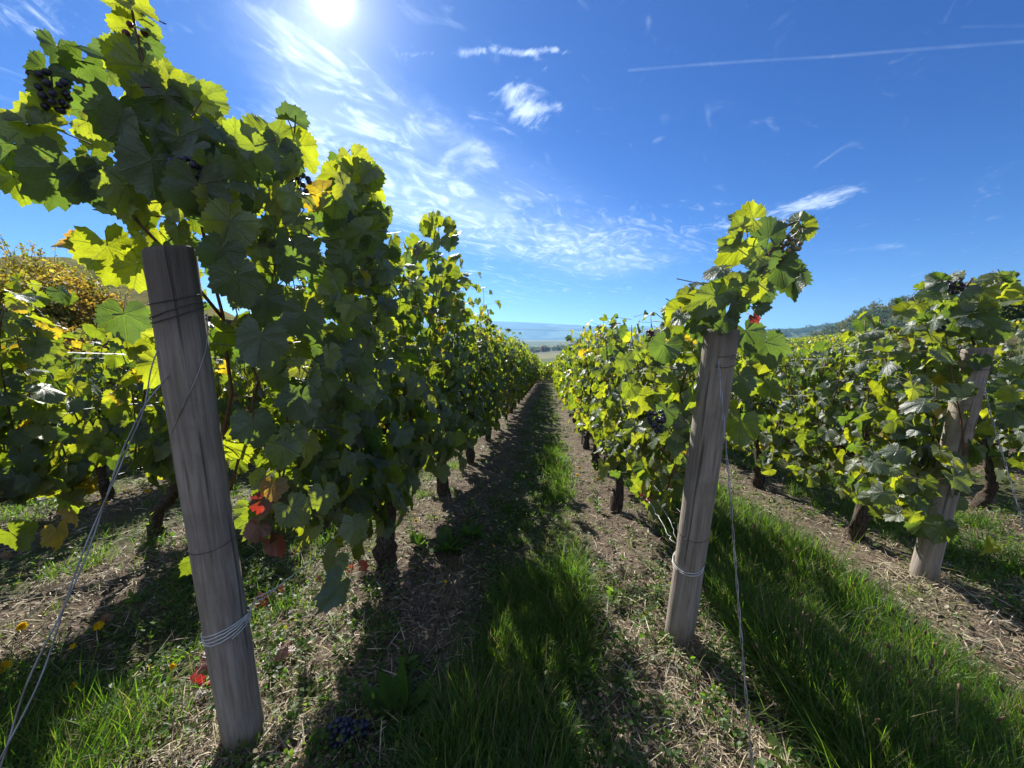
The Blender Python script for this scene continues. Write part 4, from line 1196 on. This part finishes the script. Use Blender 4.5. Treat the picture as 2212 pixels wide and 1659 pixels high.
def grass():
    a = Acc()
    def strip(seed, n, umin, umax, ymin, ymax, p, h0, h1, dens, tuft=True, lean=.35):
        R = np.random.default_rng(seed); x, y = scatter_xy(n, R, ymin, ymax, p, umin, umax)
        if tuft:      # pull the blades together into tufts
            nt = max(6, n // 60); cx, cy = scatter_xy(nt, R, ymin, ymax, p, umin, umax)
            k = R.integers(0, nt, n); rr = np.abs(R.normal(0, .05, n)) * (1 + cy[k] * .06); an = R.uniform(0, 6.28, n)
            x, y = cx[k] + np.cos(an) * rr, cy[k] + np.sin(an) * rr
        m = vis(x, y) & (R.random(n) < dens(x, y)); x, y = x[m], y[m]; n = len(x)
        h = R.uniform(h0, h1, n) * (1 + .25 * np.sin(x * 5 + y * 3)); wd = R.uniform(.0016, .0036, n) * (1 + .22 * y)
        A, B = grass_cols(R, n)
        a.inst(BL, R.integers(0, 5, n), grassM(R, n, h, wd, lean * R.random(n) * 1.6), np.stack([x, y, gz(x, y) - .004], -1), A, B)
    one = lambda x, y: np.ones_like(x)
    mod = lambda x, y: .5 + .5 * np.sin(y * 2.3 + x * 3) * np.sin(y * 5.1 + 1)
    # lush aisle between the middle and the right hand post
    strip(31, 60000, .80, 1.52, .7, 23, 1.5, .09, .20, one, False)
    strip(32, 30000, .78, 1.50, .7, 20, 1.5, .12, .26, one, True, .5)
    # tufts along the middle of the near aisle
    strip(33, 17000, -.20, .14, 1.2, 1.8, 1.2, .08, .21, lambda x, y: np.ones_like(x), True, 1.0)
    strip(34, 9000, -.30, .04, .72, 1.12, 1.2, .08, .20, one, True, .7)
    strip(35, 9000, -.35, .2, 1.9, 23, 1.4, .02, .07, one, True, .9)
    strip(45, 4500, .0, .18, 2.9, 5.2, 1.2, .06, .15, one, True, .6)
    # left aisle: dark green patches, a brighter corner by the guy wire
    strip(36, 16000, -2.0, -1.15, .55, 3.0, 1.2, .05, .14, mod, True, .5)
    strip(37, 15000, -1.95, -1.2, .45, 1.1, 1.1, .07, .18, lambda x, y: np.clip((-x - .55), 0, 1), True, .5)
    strip(38, 14000, -2.2, -1.0, 2.0, 22, 1.4, .04, .12, mod, True, .5)
    strip(39, 20000, 2.1, 3.2, 1.8, 22, 1.3, .06, .16, one, True, .5)
    strip(40, 14000, -5.0, -2.4, 1.8, 22, 1.3, .05, .13, mod, True, .5)
    # thin scatter everywhere
    strip(41, 16000, -2.3, 4, .5, 20, 1.3, .03, .10, lambda x, y: .5 * np.ones_like(x), True, .8)
    o = a.build('grass', M_GRASS); tag(o, 'green grass tufts growing in the aisles between the rows', 'grass', kind='stuff')
    # seed stalks standing out of the lush aisle
    R = np.random.default_rng(44); b = Acc(); n = 150; x, y = scatter_xy(n, R, .75, 4, 1.2, .8, 1.5)
    h = R.uniform(.14, .30, n); p0 = np.stack([x, y, gz(x, y)], -1); p1 = p0 + np.stack([R.normal(0, .06, n), R.normal(0, .06, n), h], -1)
    prisms(b, p0, p1, .0009, .0006, const(n, (.20, .15, .08)), const(n, (.2, .15, .08)))
    M = basis(R.normal(0, .2, (n, 3)) + norm(p1 - p0), R.normal(0, 1, (n, 3)), np.ones(n)); M = M * np.array([.004, .014, .004])[None, None, :]
    b.inst([ICO1], np.zeros(n, int), M, p1, const(n, (.17, .105, .06)), const(n, (.1, .06, .03)))
    o = b.build('seed_stalks', M_DRY); tag(o, 'brown seed heads on thin stalks above the grass', 'grass', kind='stuff')


grass()


def weeds():
    """low broad-leaved ground cover: small upright stems and rosettes"""
    R = np.random.default_rng(51); a = Acc()
    nt = 9500; cx, cy = scatter_xy(nt, R, .45, 24, 1.15)
    ph = uphase(cx, cy); m = (R.random(nt) < .45 + .55 * np.sin(cx * 3.3 + 2) * np.sin(cy * 2.9)) & (cx > -6.5)
    cx, cy = cx[m], cy[m]; nt = len(cx); per = 14
    k = np.repeat(np.arange(nt), per); n = len(k)
    an = R.uniform(0, 6.283, n); hh = R.uniform(0, 1, n) * (R.uniform(.01, .09, nt)[k]); rr = R.uniform(.0, .035, n)
    x = cx[k] + np.cos(an) * rr; y = cy[k] + np.sin(an) * rr
    s = R.uniform(.009, .023, n) * (1 + .07 * y)
    tip = np.stack([np.cos(an), np.sin(an), R.normal(.25, .4, n)], -1); nrm = np.stack([np.zeros(n), np.zeros(n), np.ones(n)], -1) + R.normal(0, .4, (n, 3))
    A, B = grass_cols(R, n, .03)
    a.inst(WL, R.integers(0, 5, n), basis(tip, nrm, s), np.stack([x, y, gz(x, y) + hh + .004], -1), A, B)
    p0 = np.stack([cx, cy, gz(cx, cy)], -1); p1 = p0 + np.stack([R.normal(0, .008, nt), R.normal(0, .008, nt), R.uniform(.02, .09, nt)], -1)
    prisms(a, p0, p1, .0008, .0005, const(nt, (.10, .12, .04)), const(nt, (.1, .12, .03)))
    o = a.build('weeds', M_GRASS); tag(o, 'small broad leaved weeds creeping over the soil', 'weeds', kind='stuff')
    # dead brown leaf litter and clods
    R = np.random.default_rng(52); b = Acc(); n = 9000; x, y = scatter_xy(n, R, .45, 16, 1.3)
    s = R.uniform(.010, .028, n) * (1 + .04 * y); an = R.uniform(0, 6.283, n)
    A = const(n, (0, 0, 0)); A[:, :3] = np.array([(.13, .075, .045), (.20, .14, .09), (.08, .05, .035), (.30, .25, .19)])[R.integers(0, 4, n)] * R.uniform(.7, 1.2, (n, 1))
    b.inst(WL, R.integers(0, 5, n), basis(np.stack([np.cos(an), np.sin(an), R.normal(0, .3, n)], -1), np.array([0, 0, 1.]) + R.normal(0, .45, (n, 3)), s), np.stack([x, y, gz(x, y) + .008], -1), A, A * .8)
    o = b.build('leaf_litter', M_DRY); tag(o, 'brown dead leaf fragments lying on the soil', 'litter', kind='stuff')
    c = Acc(); n = 3600; x, y = scatter_xy(n, R, .45, 12, 1.3); s = R.uniform(.003, .012, n) * np.where(R.random(n) < .05, 1.8, 1)
    M = np.eye(3)[None] * s[:, None, None] * R.uniform(.6, 1.3, (n, 1, 3)) + R.normal(0, .0012, (n, 3, 3))
    A = const(n, (0, 0, 0)); A[:, :3] = np.array([(.11, .085, .062), (.17, .135, .10), (.30, .27, .23)])[R.choice(3, n, p=[.55, .35, .1])]
    c.inst([ICO1], np.zeros(n, int), M, np.stack([x, y, gz(x, y) + s * .2], -1), A, A)
    o = c.build('soil_clods', M_DRY, smooth=False); tag(o, 'small crumbly soil clods and chalk stones', 'gravel', kind='stuff')


weeds()

# ------------------------------------------------------------------ single plants, flowers, fallen leaves, twigs, grapes on the ground
def flower(X, Y, h, r, label, seed):
    R = np.random.default_rng(seed); g = G(X, Y, h); root = empty('yellow_flower', g)
    st = Acc(); hd = Vector((R.normal(0, .004), R.normal(0, .004), h)); tube(st, [(0, .004, 0), (0.003, .002, h * .5), hd], .0010, 5, A=(.08, .12, .03, 0), B=(.1, .14, .03, 0)); st.build('stem', M_GRASS, root)
    pe = Acc(); n = 26; an = np.arange(n) * 2.4 + R.normal(0, .1, n); el = R.uniform(.1, .7, n)
    tip = np.stack([np.cos(an) * np.cos(el), np.sin(an) * np.cos(el), np.sin(el)], -1)
    toward = norm(np.array([[-g.x * .4, -g.y * .4, .6]])); rot = Vector((0, 0, 1)).rotation_difference(Vector(toward[0])).to_matrix()
    tip = tip @ np.array(rot).T; s = r * R.uniform(.75, 1.1, n)
    M = basis(tip, np.repeat(toward, n, 0), s)
    pe.inst(WL, R.integers(0, 5, n), M, np.tile(np.array(hd)[None], (n, 1)), const(n, (.80, .52, .012)), const(n, (.85, .55, .01)))
    pe.build('petals', M_PETAL, root); tag(root, label, 'flower', 'yellow flowers in the grass')


FL = [(322, 1060, .12, .016, 'largest yellow flower of the group left of the nearest post'), (283, 1062, .11, .009, 'small yellow flower just left of the largest one'),
      (213, 1070, .11, .009, 'yellow flower beside the guy wire, highest of three'), (213, 1090, .10, .008, 'yellow flower beside the guy wire, lowest of three'), (232, 1084, .10, .007, 'yellow flower beside the guy wire, right one of three'),
      (40, 1357, .07, .013, 'lone yellow flower in dark grass at the left edge'), (212, 1350, .07, .014, 'yellow flower lying against an orange fallen leaf'), (372, 1440, .05, .009, 'tiny yellow flower left of the big red leaf'),
      (165, 1392, .06, .008, 'small yellow bud in the straw near the guy wire'), (163, 1480, .05, .010, 'yellow flower low in the straw below the orange leaf'), (10, 1440, .06, .016, 'yellow flower cut by the left edge of the picture'), (430, 1275, .07, .008, 'yellow flower touching the left side of the nearest post'),
      (900, 1125, .06, .010, 'yellow flower beside the knobbly trunk in the middle aisle'), (1065, 1178, .05, .006, 'small yellow flower in the shaded middle aisle'), (965, 1255, .08, .006, 'small yellow flower on a tall stem left of the grass tufts'),
      (1252, 1011, .04, .013, 'yellow flower at the foot of the middle row, second from top'), (1247, 1026, .04, .013, 'yellow flower at the foot of the middle row, left one'), (1292, 1020, .04, .013, 'yellow flower at the foot of the middle row, right one'),
      (1292, 1034, .03, .014, 'yellow flower at the foot of the middle row, lowest one'), (1280, 992, .04, .014, 'yellow flower at the foot of the middle row, highest one'),
      (1705, 1025, .06, .014, 'pale yellow flower under the right hand row')]
for i, (X, Y, h, r, lab) in enumerate(FL): flower(X, Y, h, r * 1.35, lab, 400 + i)


def fallen(X, Y, size, rot, lift, col, tr, label, stand=0.0, seed=0, age=0.28):
    R = np.random.default_rng(seed); g = G(X, Y, lift); a = Acc()
    if stand: p = np.array(g) + np.array([0, 0, lift]); tip, n = cam_basis(p, math.radians(rot), math.radians(stand), math.radians(15), R)
    else:
        t = math.radians(rot); tip = np.array([math.sin(t), math.cos(t), R.normal(0, .15)]); n = np.array([R.normal(0, .25), -.35, 1.0]); p = np.array(g) + np.array([0, 0, lift])
    a.inst([L_HI[seed % 12]], [0], basis(tip[None], n[None], np.array([size])), np.zeros((1, 3)), np.array([[*col, age]]), np.array([[*tr, 1]]))
    prisms(a, np.zeros((1, 3)), (-norm(tip) * size * .7 + np.array([0, 0, -.01]))[None], .0012, .001, const(1, (.3, .03, .03)), const(1, (0, 0, 0)))
    o = a.build('fallen_leaf', M_LEAF); o.location = p; tag(o, label, 'leaf', 'fallen vine leaves on the ground')


RD, RT = (.32, .014, .015), (.60, .018, .02)
fallen(474, 1432, .075, 262, .05, RD, RT, 'bright red leaf standing behind the foot of the nearest post', 15, 3)
fallen(462, 1408, .036, 310, .07, RD, RT, 'small bright red leaf on top of the big red one', 25, 4)
fallen(608, 1402, .050, 100, .055, (.50, .15, .13), (.5, .07, .06), 'pale pink red leaf on straw right of the nearest post', 0, 5)
fallen(568, 1290, .045, 200, .05, (.10, .014, .012), (.14, .015, .01), 'dark red leaf hanging by the white cord', 10, 6)
fallen(600, 1275, .038, 150, .05, (.12, .016, .014), (.16, .02, .01), 'dark maroon leaf right under the white cord', 20, 7)
fallen(615, 1330, .040, 120, .02, (.10, .014, .012), (.14, .015, .01), 'dark maroon leaf lying below the white cord', 0, 8)
fallen(690, 1252, .028, 60, .02, (.16, .03, .015), (.2, .03, .01), 'brown red leaf curled between post and trunk', 20, 9)
fallen(782, 1222, .045, 80, .05, (.36, .03, .015), (.6, .04, .02), 'red leaf on the ground left of the knobbly trunk', 10, 10)
fallen(760, 1228, .030, 260, .03, (.30, .02, .015), (.5, .03, .02), 'smaller red leaf left of the knobbly trunk', 20, 11)
fallen(230, 1338, .030, 20, .05, (.45, .16, .07), (.6, .2, .07), 'orange leaf upright behind a yellow flower', 15, 1)
fallen(12, 1205, .045, 300, .02, (.42, .15, .05), (.6, .2, .07), 'orange leaf on the ground at the left edge', 25, 2)
fallen(420, 1500, .038, 70, .012, (.20, .05, .04), (.2, .05, .03), 'faded red leaf flat in the straw below the bright red one', 0, 3)
fallen(1615, 1400, .020, 70, .012, (.35, .26, .17), (.3, .2, .1), 'beige curled leaf below the middle post', 0, 4)
fallen(855, 1430, .03, 70, .012, (.18, .08, .05), (.2, .1, .03), 'brown leaf in the shaded straw of the middle aisle', 0, 5)


def rosette(X, Y, n, L, wd, label, seed, up=.5, bright=False, cat='weed', name='broad_leaved_weed', tiers=1, h=0.0):
    R = np.random.default_rng(seed); g = G(X, Y); a = Acc()
    an = np.arange(n) * 2.4 + R.normal(0, .3, n); el = R.uniform(.1, 1.0, n) * up
    tip = np.stack([np.cos(an) * np.cos(el), np.sin(an) * np.cos(el), np.sin(el)], -1); ls = L * R.uniform(.6, 1.1, n)
    M = basis(tip, np.array([0, 0, 1.]) + R.normal(0, .3, (n, 3)), np.ones(n)); M = M * np.stack([ls * wd, ls, ls], -1)[:, None, :]
    A = const(n, (.07, .12, .03) if bright else (.045, .085, .022)); A[:, :3] *= R.uniform(.7, 1.3, (n, 1)); B = const(n, (.30, .50, .04) if bright else (.16, .34, .02))
    z = (np.floor(np.arange(n) / n * tiers) / max(tiers, 1)) * h
    Pp = np.stack([np.zeros(n), np.zeros(n), z + .005], -1)
    a.inst(WL, R.integers(0, 5, n), M, Pp, A, B); o = a.build(name, M_GRASS)
    if h: 
        s = Acc(); tube(s, [(0, 0, 0), (0, 0, h)], .0025, 6, A=(.10, .14, .04, 0), B=(.1, .1, .03, 0)); s.build('stem', M_GRASS, o)
    o.location = g; tag(o, label, cat, 'single weeds between the rows')


rosette(870, 1560, 12, .17, .55, 'large leafy weed with long leaves at the bottom, left of the grass', 1, 1.1)
rosette(970, 1190, 16, .15, .55, 'dark broad leaved rosette behind the grass tufts', 2, .9)
rosette(1020, 1160, 14, .14, .5, 'dark rosette just right of the other one in the aisle', 3, .9)
rosette(905, 1180, 10, .10, .6, 'small dark rosette beside the knobbly trunk', 4, .8)
rosette(1325, 1305, 16, .045, .9, 'fresh pale green seedling between grass and middle post', 5, .7, True, tiers=4, h=.075)
rosette(1440, 1385, 12, .04, .9, 'small pale weed at the foot of the middle post', 6, .7, True, tiers=3, h=.03)
rosette(1290, 1105, 18, .05, .8, 'bushy bright weed below the first trunk of the middle row', 7, .8, True, tiers=5, h=.12)
rosette(395, 1270, 16, .06, .7, 'pale weed left of the nearest post under the red band', 8, .9, True, tiers=4, h=.10)
rosette(330, 1180, 14, .035, .8, 'thin tall weed with small leaves left of the nearest post', 9, .8, True, tiers=8, h=.22)
rosette(290, 1300, 12, .07, .5, 'yellowish weed in the straw left of the nearest post', 10, .6, True)
rosette(720, 1590, 22, .035, .9, 'low dark clover beside the dropped grapes', 11, .6)
rosette(1345, 1640, 16, .04, 1.0, 'creeping weed with round leaves at the bottom edge', 12, .5, True)
rosette(1860, 1590, 22, .05, .8, 'bright leafy clump in the lush grass at the bottom right', 13, .9, True, tiers=4, h=.09)
rosette(1700, 1650, 14, .07, .7, 'broad leaf weed at the bottom edge beside the guy wire', 14, .7, True)
rosette(200, 1500, 16, .06, .8, 'bright weed in sunlit straw at the lower left', 15, .8, True, tiers=3, h=.06)
rosette(880, 1450, 14, .05, .7, 'small sunlit weed left of the grass tufts', 16, .8, True, tiers=3, h=.05)

R = np.random.default_rng(61)
o = bunch_acc(R, 60, .10, .0085, (.012, .012, .035)).build('dropped_grapes', [M_GRAPE, M_CANE])
o.location = Vector(G(735, 1610)) + Vector((-.03, 0, .035)); o.rotation_euler = (math.radians(8), math.radians(-82), .2); tag(o, 'dark blue grape bunch lying on the ground at the bottom', 'grapes')


def twig(X0, Y0, X1, Y1, r, label, lift=.012):
    a = Acc(); p, q = G(X0, Y0) + Vector((0, 0, lift)), G(X1, Y1) + Vector((0, 0, lift * .6)); R = np.random.default_rng(int(X0))
    pts = [p.lerp(q, t) + Vector(R.normal(0, .003, 3)) for t in np.linspace(0, 1, 7)]
    tube(a, [v - p for v in pts], np.linspace(r, r * .6, 7), 6, rough=.1, seed=int(X1)); o = a.build('dry_twig', M_BARK); o.location = p
    tag(o, label, 'twig', 'dry twigs on the ground')


twig(1500, 1605, 1590, 1622, .004, 'long dry twig on bare soil at the bottom, left of the guy wire')
twig(960, 1400, 860, 1500, .006, 'dark dead branch in the shade left of the grass tufts')
twig(1370, 1390, 1400, 1470, .0035, 'dry twig pointing down left of the middle post')
twig(1440, 1430, 1395, 1475, .0035, 'dry twig crossing the other one left of the middle post')
twig(590, 1440, 640, 1560, .003, 'thin dry stalk on straw right of the nearest post')
twig(455, 1560, 300, 1640, .003, 'thin dry stalk on straw left of the foot of the nearest post')
twig(2120, 1330, 2215, 1300, .003, 'pale dry stalk above the lush grass at the right edge')


# ------------------------------------------------------------------ trees, shrubs, woods, far vines
def crown_acc(R, n, rx, ry, rz, cz, leaf, cols, trans, lobes=9, acc=None, off=(0, 0, 0)):
    acc = acc or Acc()
    lc = norm(R.normal(0, 1, (lobes, 3))) * np.array([rx, ry, rz]) * R.uniform(.35, .75, (lobes, 1)); lr = R.uniform(.35, .6, lobes)
    k = R.integers(0, lobes, n); d = norm(R.normal(0, 1, (n, 3))) * (R.random((n, 1)) ** .4)
    p = lc[k] + d * lr[k][:, None] * np.array([rx, ry, rz])
    s = leaf * R.uniform(.6, 1.3, n); tip = R.normal(0, 1, (n, 3)); nrm = d + R.normal(0, .5, (n, 3)) + np.array([0, 0, .4])
    ck = R.integers(0, len(cols), lobes)[k]
    A = const(n, (0, 0, 0)); A[:, :3] = np.array(cols)[ck] * R.uniform(.65, 1.35, (n, 1)); B = const(n, (0, 0, 0)); B[:, :3] = np.array(trans)[ck] * R.uniform(.7, 1.3, (n, 1))
    acc.inst(WL, R.integers(0, 5, n), basis(tip, nrm, s * 1.6), p + np.array([off[0], off[1], off[2] + cz]), A, B)
    return acc


def tree(name, x, y, h, rx, label, cat, n, leaf, cols, trans, seed, trunk_h=.25, tr=.2, z=None, group=None):
    R = np.random.default_rng(seed); z = float(gz(x, y)) if z is None else z; root = empty(name, (x, y, z))
    t = Acc(); tube(t, [(0, 0, -.3), (R.normal(0, .03) * h, 0, h * trunk_h), (0, R.normal(0, .03) * h, h * .75)], [tr, tr * .7, tr * .2], 9, rough=.1, seed=seed)
    for b in range(6):
        an = R.uniform(0, 6.28); zz = h * R.uniform(trunk_h * .8, .6); e = (math.cos(an) * rx * .7, math.sin(an) * rx * .7, zz + h * .25)
        tube(t, [(0, 0, zz), (e[0] * .5, e[1] * .5, zz + h * .1), e], [tr * .4, tr * .25, tr * .08], 6, rough=.1, seed=b)
    t.build('trunk', M_BARK, root)
    hz = h * (1 - trunk_h) / 2
    ca_ = crown_acc(R, n, rx, rx, hz * 1.0, h - hz * 1.15, leaf, cols, trans, 12)
    if cat == 'bush':      # whippy young shoots standing out of the top
        for q in range(15):
            an = R.uniform(0, 6.28); rr = rx * R.uniform(0, .9); b0 = np.array([math.cos(an) * rr, math.sin(an) * rr, h * (1 - .25 * (rr / rx) ** 2) - .25]); dv = np.array([R.normal(0, .25), R.normal(0, .25), 1.0]) * R.uniform(.2, .42)
            k = 26; pp = b0 + dv * R.random((k, 1)) + R.normal(0, .012, (k, 3)); ci = R.integers(0, len(cols)); A_ = const(k, cols[ci]); B_ = const(k, trans[ci])
            ca_.inst(WL, R.integers(0, 5, k), basis(R.normal(0, 1, (k, 3)), R.normal(0, 1, (k, 3)), leaf * R.uniform(.5, 1.1, k)), pp, A_, B_)
            prisms(ca_, b0[None], (b0 + dv)[None], .004, .002, const(1, (.12, .07, .04)), const(1, (0, 0, 0)))
    ca_.build('crown', M_CROWN, root)
    tag(root, label, cat, group); return root


GC = [(.035, .055, .018), (.05, .07, .02), (.028, .045, .016)]; GTt = [(.10, .16, .02), (.14, .20, .02), (.07, .12, .02)]
YC = [(.26, .22, .05), (.20, .20, .045), (.28, .20, .06), (.12, .15, .035)]; YT = [(.62, .50, .05), (.50, .48, .04), (.62, .42, .05), (.34, .42, .04)]
for X, Yt, dep, rx, lab, sd in ((2215, 622, 34, 3.2, 'dark green tree on the slope at the right edge', 5), (2300, 640, 38, 3.0, 'lower dark tree at the right edge behind the other', 6)):
    q = P(X, Yt, dep); g = float(gz(q.x, q.y)); tree('broad_tree', q.x, q.y, q.z - g + .5, rx, lab, 'tree', 12000, .13, GC, GTt, sd, .2, .2)
for i, (X, Y_, dep, h, rx, lab) in enumerate([(5, 574, 5.4, 2.25, .75, 'tall golden bush at the left edge, tallest of the bushes'), (70, 594, 5.9, 2.0, .7, 'golden bush just right of the tallest one at the left'), (-110, 555, 5.4, 2.5, .9, 'golden bush mostly cut by the left edge'),
                                              (135, 614, 6.3, 2.0, .65, 'low golden green bush beside the orange leaf tip'), (215, 626, 6.8, 2.0, .7, 'low golden green bush hidden behind the nearest post top')]):
    q = P(X, Y_, dep); top = q.z; x, y = q.x, q.y; g = float(gz(x, y))
    tree('yellow_bush', x, y, max(1.2, top + .42 - g), rx, lab, 'bush', 11000, .042, YC, YT, 20 + i, .12, .03, group='yellow bushes on the left slope')


def woods():
    R = np.random.default_rng(77); acc = Acc()
    Xs = [p[0] for p in HILL_W]; Ys = [p[1] for p in HILL_W]
    WC = [(.05, .08, .025), (.07, .095, .027), (.04, .065, .022), (.14, .12, .035), (.09, .105, .03)]; WT = [tuple(v * 1.6 for v in c) for c in WC]
    for i in range(420):
        X = R.uniform(1760, 2330); Yt = np.interp(X, Xs, Ys); d = pixdir(X, Yt); hz = math.hypot(d.x, d.y)
        s = -R.uniform(0, 1) ** .8 * .66; dist = 430 + s * 150
        h = np.interp(s, [-1, -.75, -.5, -.25, 0], [0, .12, .38, .74, 1.0]); top = CAM_H + d.z / hz * 430; z = -5 + (top + 5) * h
        rr = R.uniform(3.5, 6.0); c = WC[R.choice(5, p=[.3, .25, .2, .1, .15])]; cols = [c, tuple(v * 1.2 for v in c)]
        crown_acc(R, 150, rr, rr, rr * .95, 0, .75, cols, [tuple(v * 1.5 for v in q) for q in cols], 6, acc, (d.x / hz * dist, d.y / hz * dist, z + rr * .1))
    o = acc.build('woods', M_CROWN); tag(o, 'wooded hill of green and yellowing trees on the right', 'woods', kind='stuff')
    # far wood along the ridge further back
    R = np.random.default_rng(78); acc = Acc(); pr = [(1600, 714), (1660, 711), (1720, 709), (1780, 701), (1830, 694), (1900, 690)]
    for i in range(150):
        X = R.uniform(1560, 1860); Yt = np.interp(X, [p[0] for p in pr], [p[1] for p in pr]); d = pixdir(X, Yt); hz = math.hypot(d.x, d.y); dist = 1500 - R.uniform(0, 150)
        z = CAM_H + d.z / hz * 1500 - (1500 - dist) * .09; rr = R.uniform(6, 13)
        crown_acc(R, 50, rr * 1.3, rr, rr * .8, 0, 2.4, [WC[R.integers(0, 3)]], [WT[0]], 4, acc, (d.x / hz * dist, d.y / hz * dist, z - 4))
    o = acc.build('far_woods', M_CROWN); tag(o, 'bluish wood along the far ridge between post and hill', 'woods', kind='stuff')
    # hedge line across the valley
    R = np.random.default_rng(79); acc = Acc()
    for i in range(190):
        x = R.uniform(-60, 200); y = 560 + R.uniform(-12, 12) + x * .03; rr = R.uniform(3.5, 6.5)
        c = WC[R.choice(5, p=[.35, .25, .25, .05, .1])]
        crown_acc(R, 90, rr * 1.4, rr, rr, 0, 1.1, [c], [tuple(v * 1.6 for v in c)], 5, acc, (x, y, float(gz(x, y)) + rr * .7))
    o = acc.build('treeline', M_CROWN); tag(o, 'dark line of trees across the valley floor', 'treeline', kind='stuff')
    RC = [(.30, .07, .03), (.25, .10, .04)]
    tree('autumn_tree', 46, 545, 10, 3.2, 'rust red tree standing out in the valley treeline', 'tree', 500, .9, RC, [(.4, .1, .03)] * 2, 31, .15, .4)


woods()


def far_vines():
    """the next blocks of vines down the slope, one mass of foliage in rows"""
    R = np.random.default_rng(81); a = Acc(); P_, S_ = [], []
    for (y0, y1, x0, x1, n, s0) in ((28, 85, -6, 30, 26000, .13), (26, 90, 12, 95, 42000, .17)):
        y = R.uniform(y0, y1, n); x = R.uniform(x0, x1, n) + TA * y
        x = np.round((x - TA * y) / 1.412) * 1.412 + TA * y + R.normal(0, .16, n); z = gz(x, y) + R.beta(2.2, 1.4, n) * 1.35 + .1
        P_.append(np.stack([x, y, z], -1)); S_.append(s0 * R.uniform(.7, 1.3, n))
    x = R.uniform(-30, -7, 22000); y = R.uniform(3, 45, 22000); x = np.round((x - TA * y) / 1.412) * 1.412 + TA * y + R.normal(0, .15, 22000)
    P_.append(np.stack([x, y, gz(x, y) + R.beta(2, 1.4, 22000) * 1.25 + .1], -1)); S_.append(.11 * R.uniform(.7, 1.3, 22000))
    y = R.uniform(25.2, 46, 14000); x = R.uniform(-2.6, 2.6, 14000) + TA * y
    P_.append(np.stack([x, y, gz(x, y) + R.beta(2.2, 1.4, 14000) * 1.3 + .1], -1)); S_.append(.12 * R.uniform(.7, 1.3, 14000))
    Pp = np.concatenate(P_); s = np.concatenate(S_); n = len(Pp); A, B = leaf_cols(n, R, .15, .1)
    yel = Pp[:, 0] < -6; k = R.integers(0, 4, n); A[yel, :3] = np.array(YC)[k][yel]; B[yel, :3] = np.array(YT)[k][yel]
    a.inst(L_LO, R.integers(0, 6, n), basis(R.normal(0, 1, (n, 3)) - np.array([0, 0, 1.]), R.normal(0, .8, (n, 3)) + np.array([0, -.4, .6]), s), Pp, A, B)
    o = a.build('far_vineyard_foliage', M_LEAF); tag(o, 'rows of vines in the next plots down and across the slope', 'vineyard', kind='stuff')


far_vines()

# power line far across the valley
a = Acc()
pts = [P(1000 + 380 * t, 709.5 + 5.5 * t + 4 * (t - t * t), 330) for t in np.linspace(0, 1, 14)]
tube(a, pts, .10, 5); o = a.build('power_line', M_RUST); tag(o, 'thin dark power line crossing in front of the far hills', 'power line')
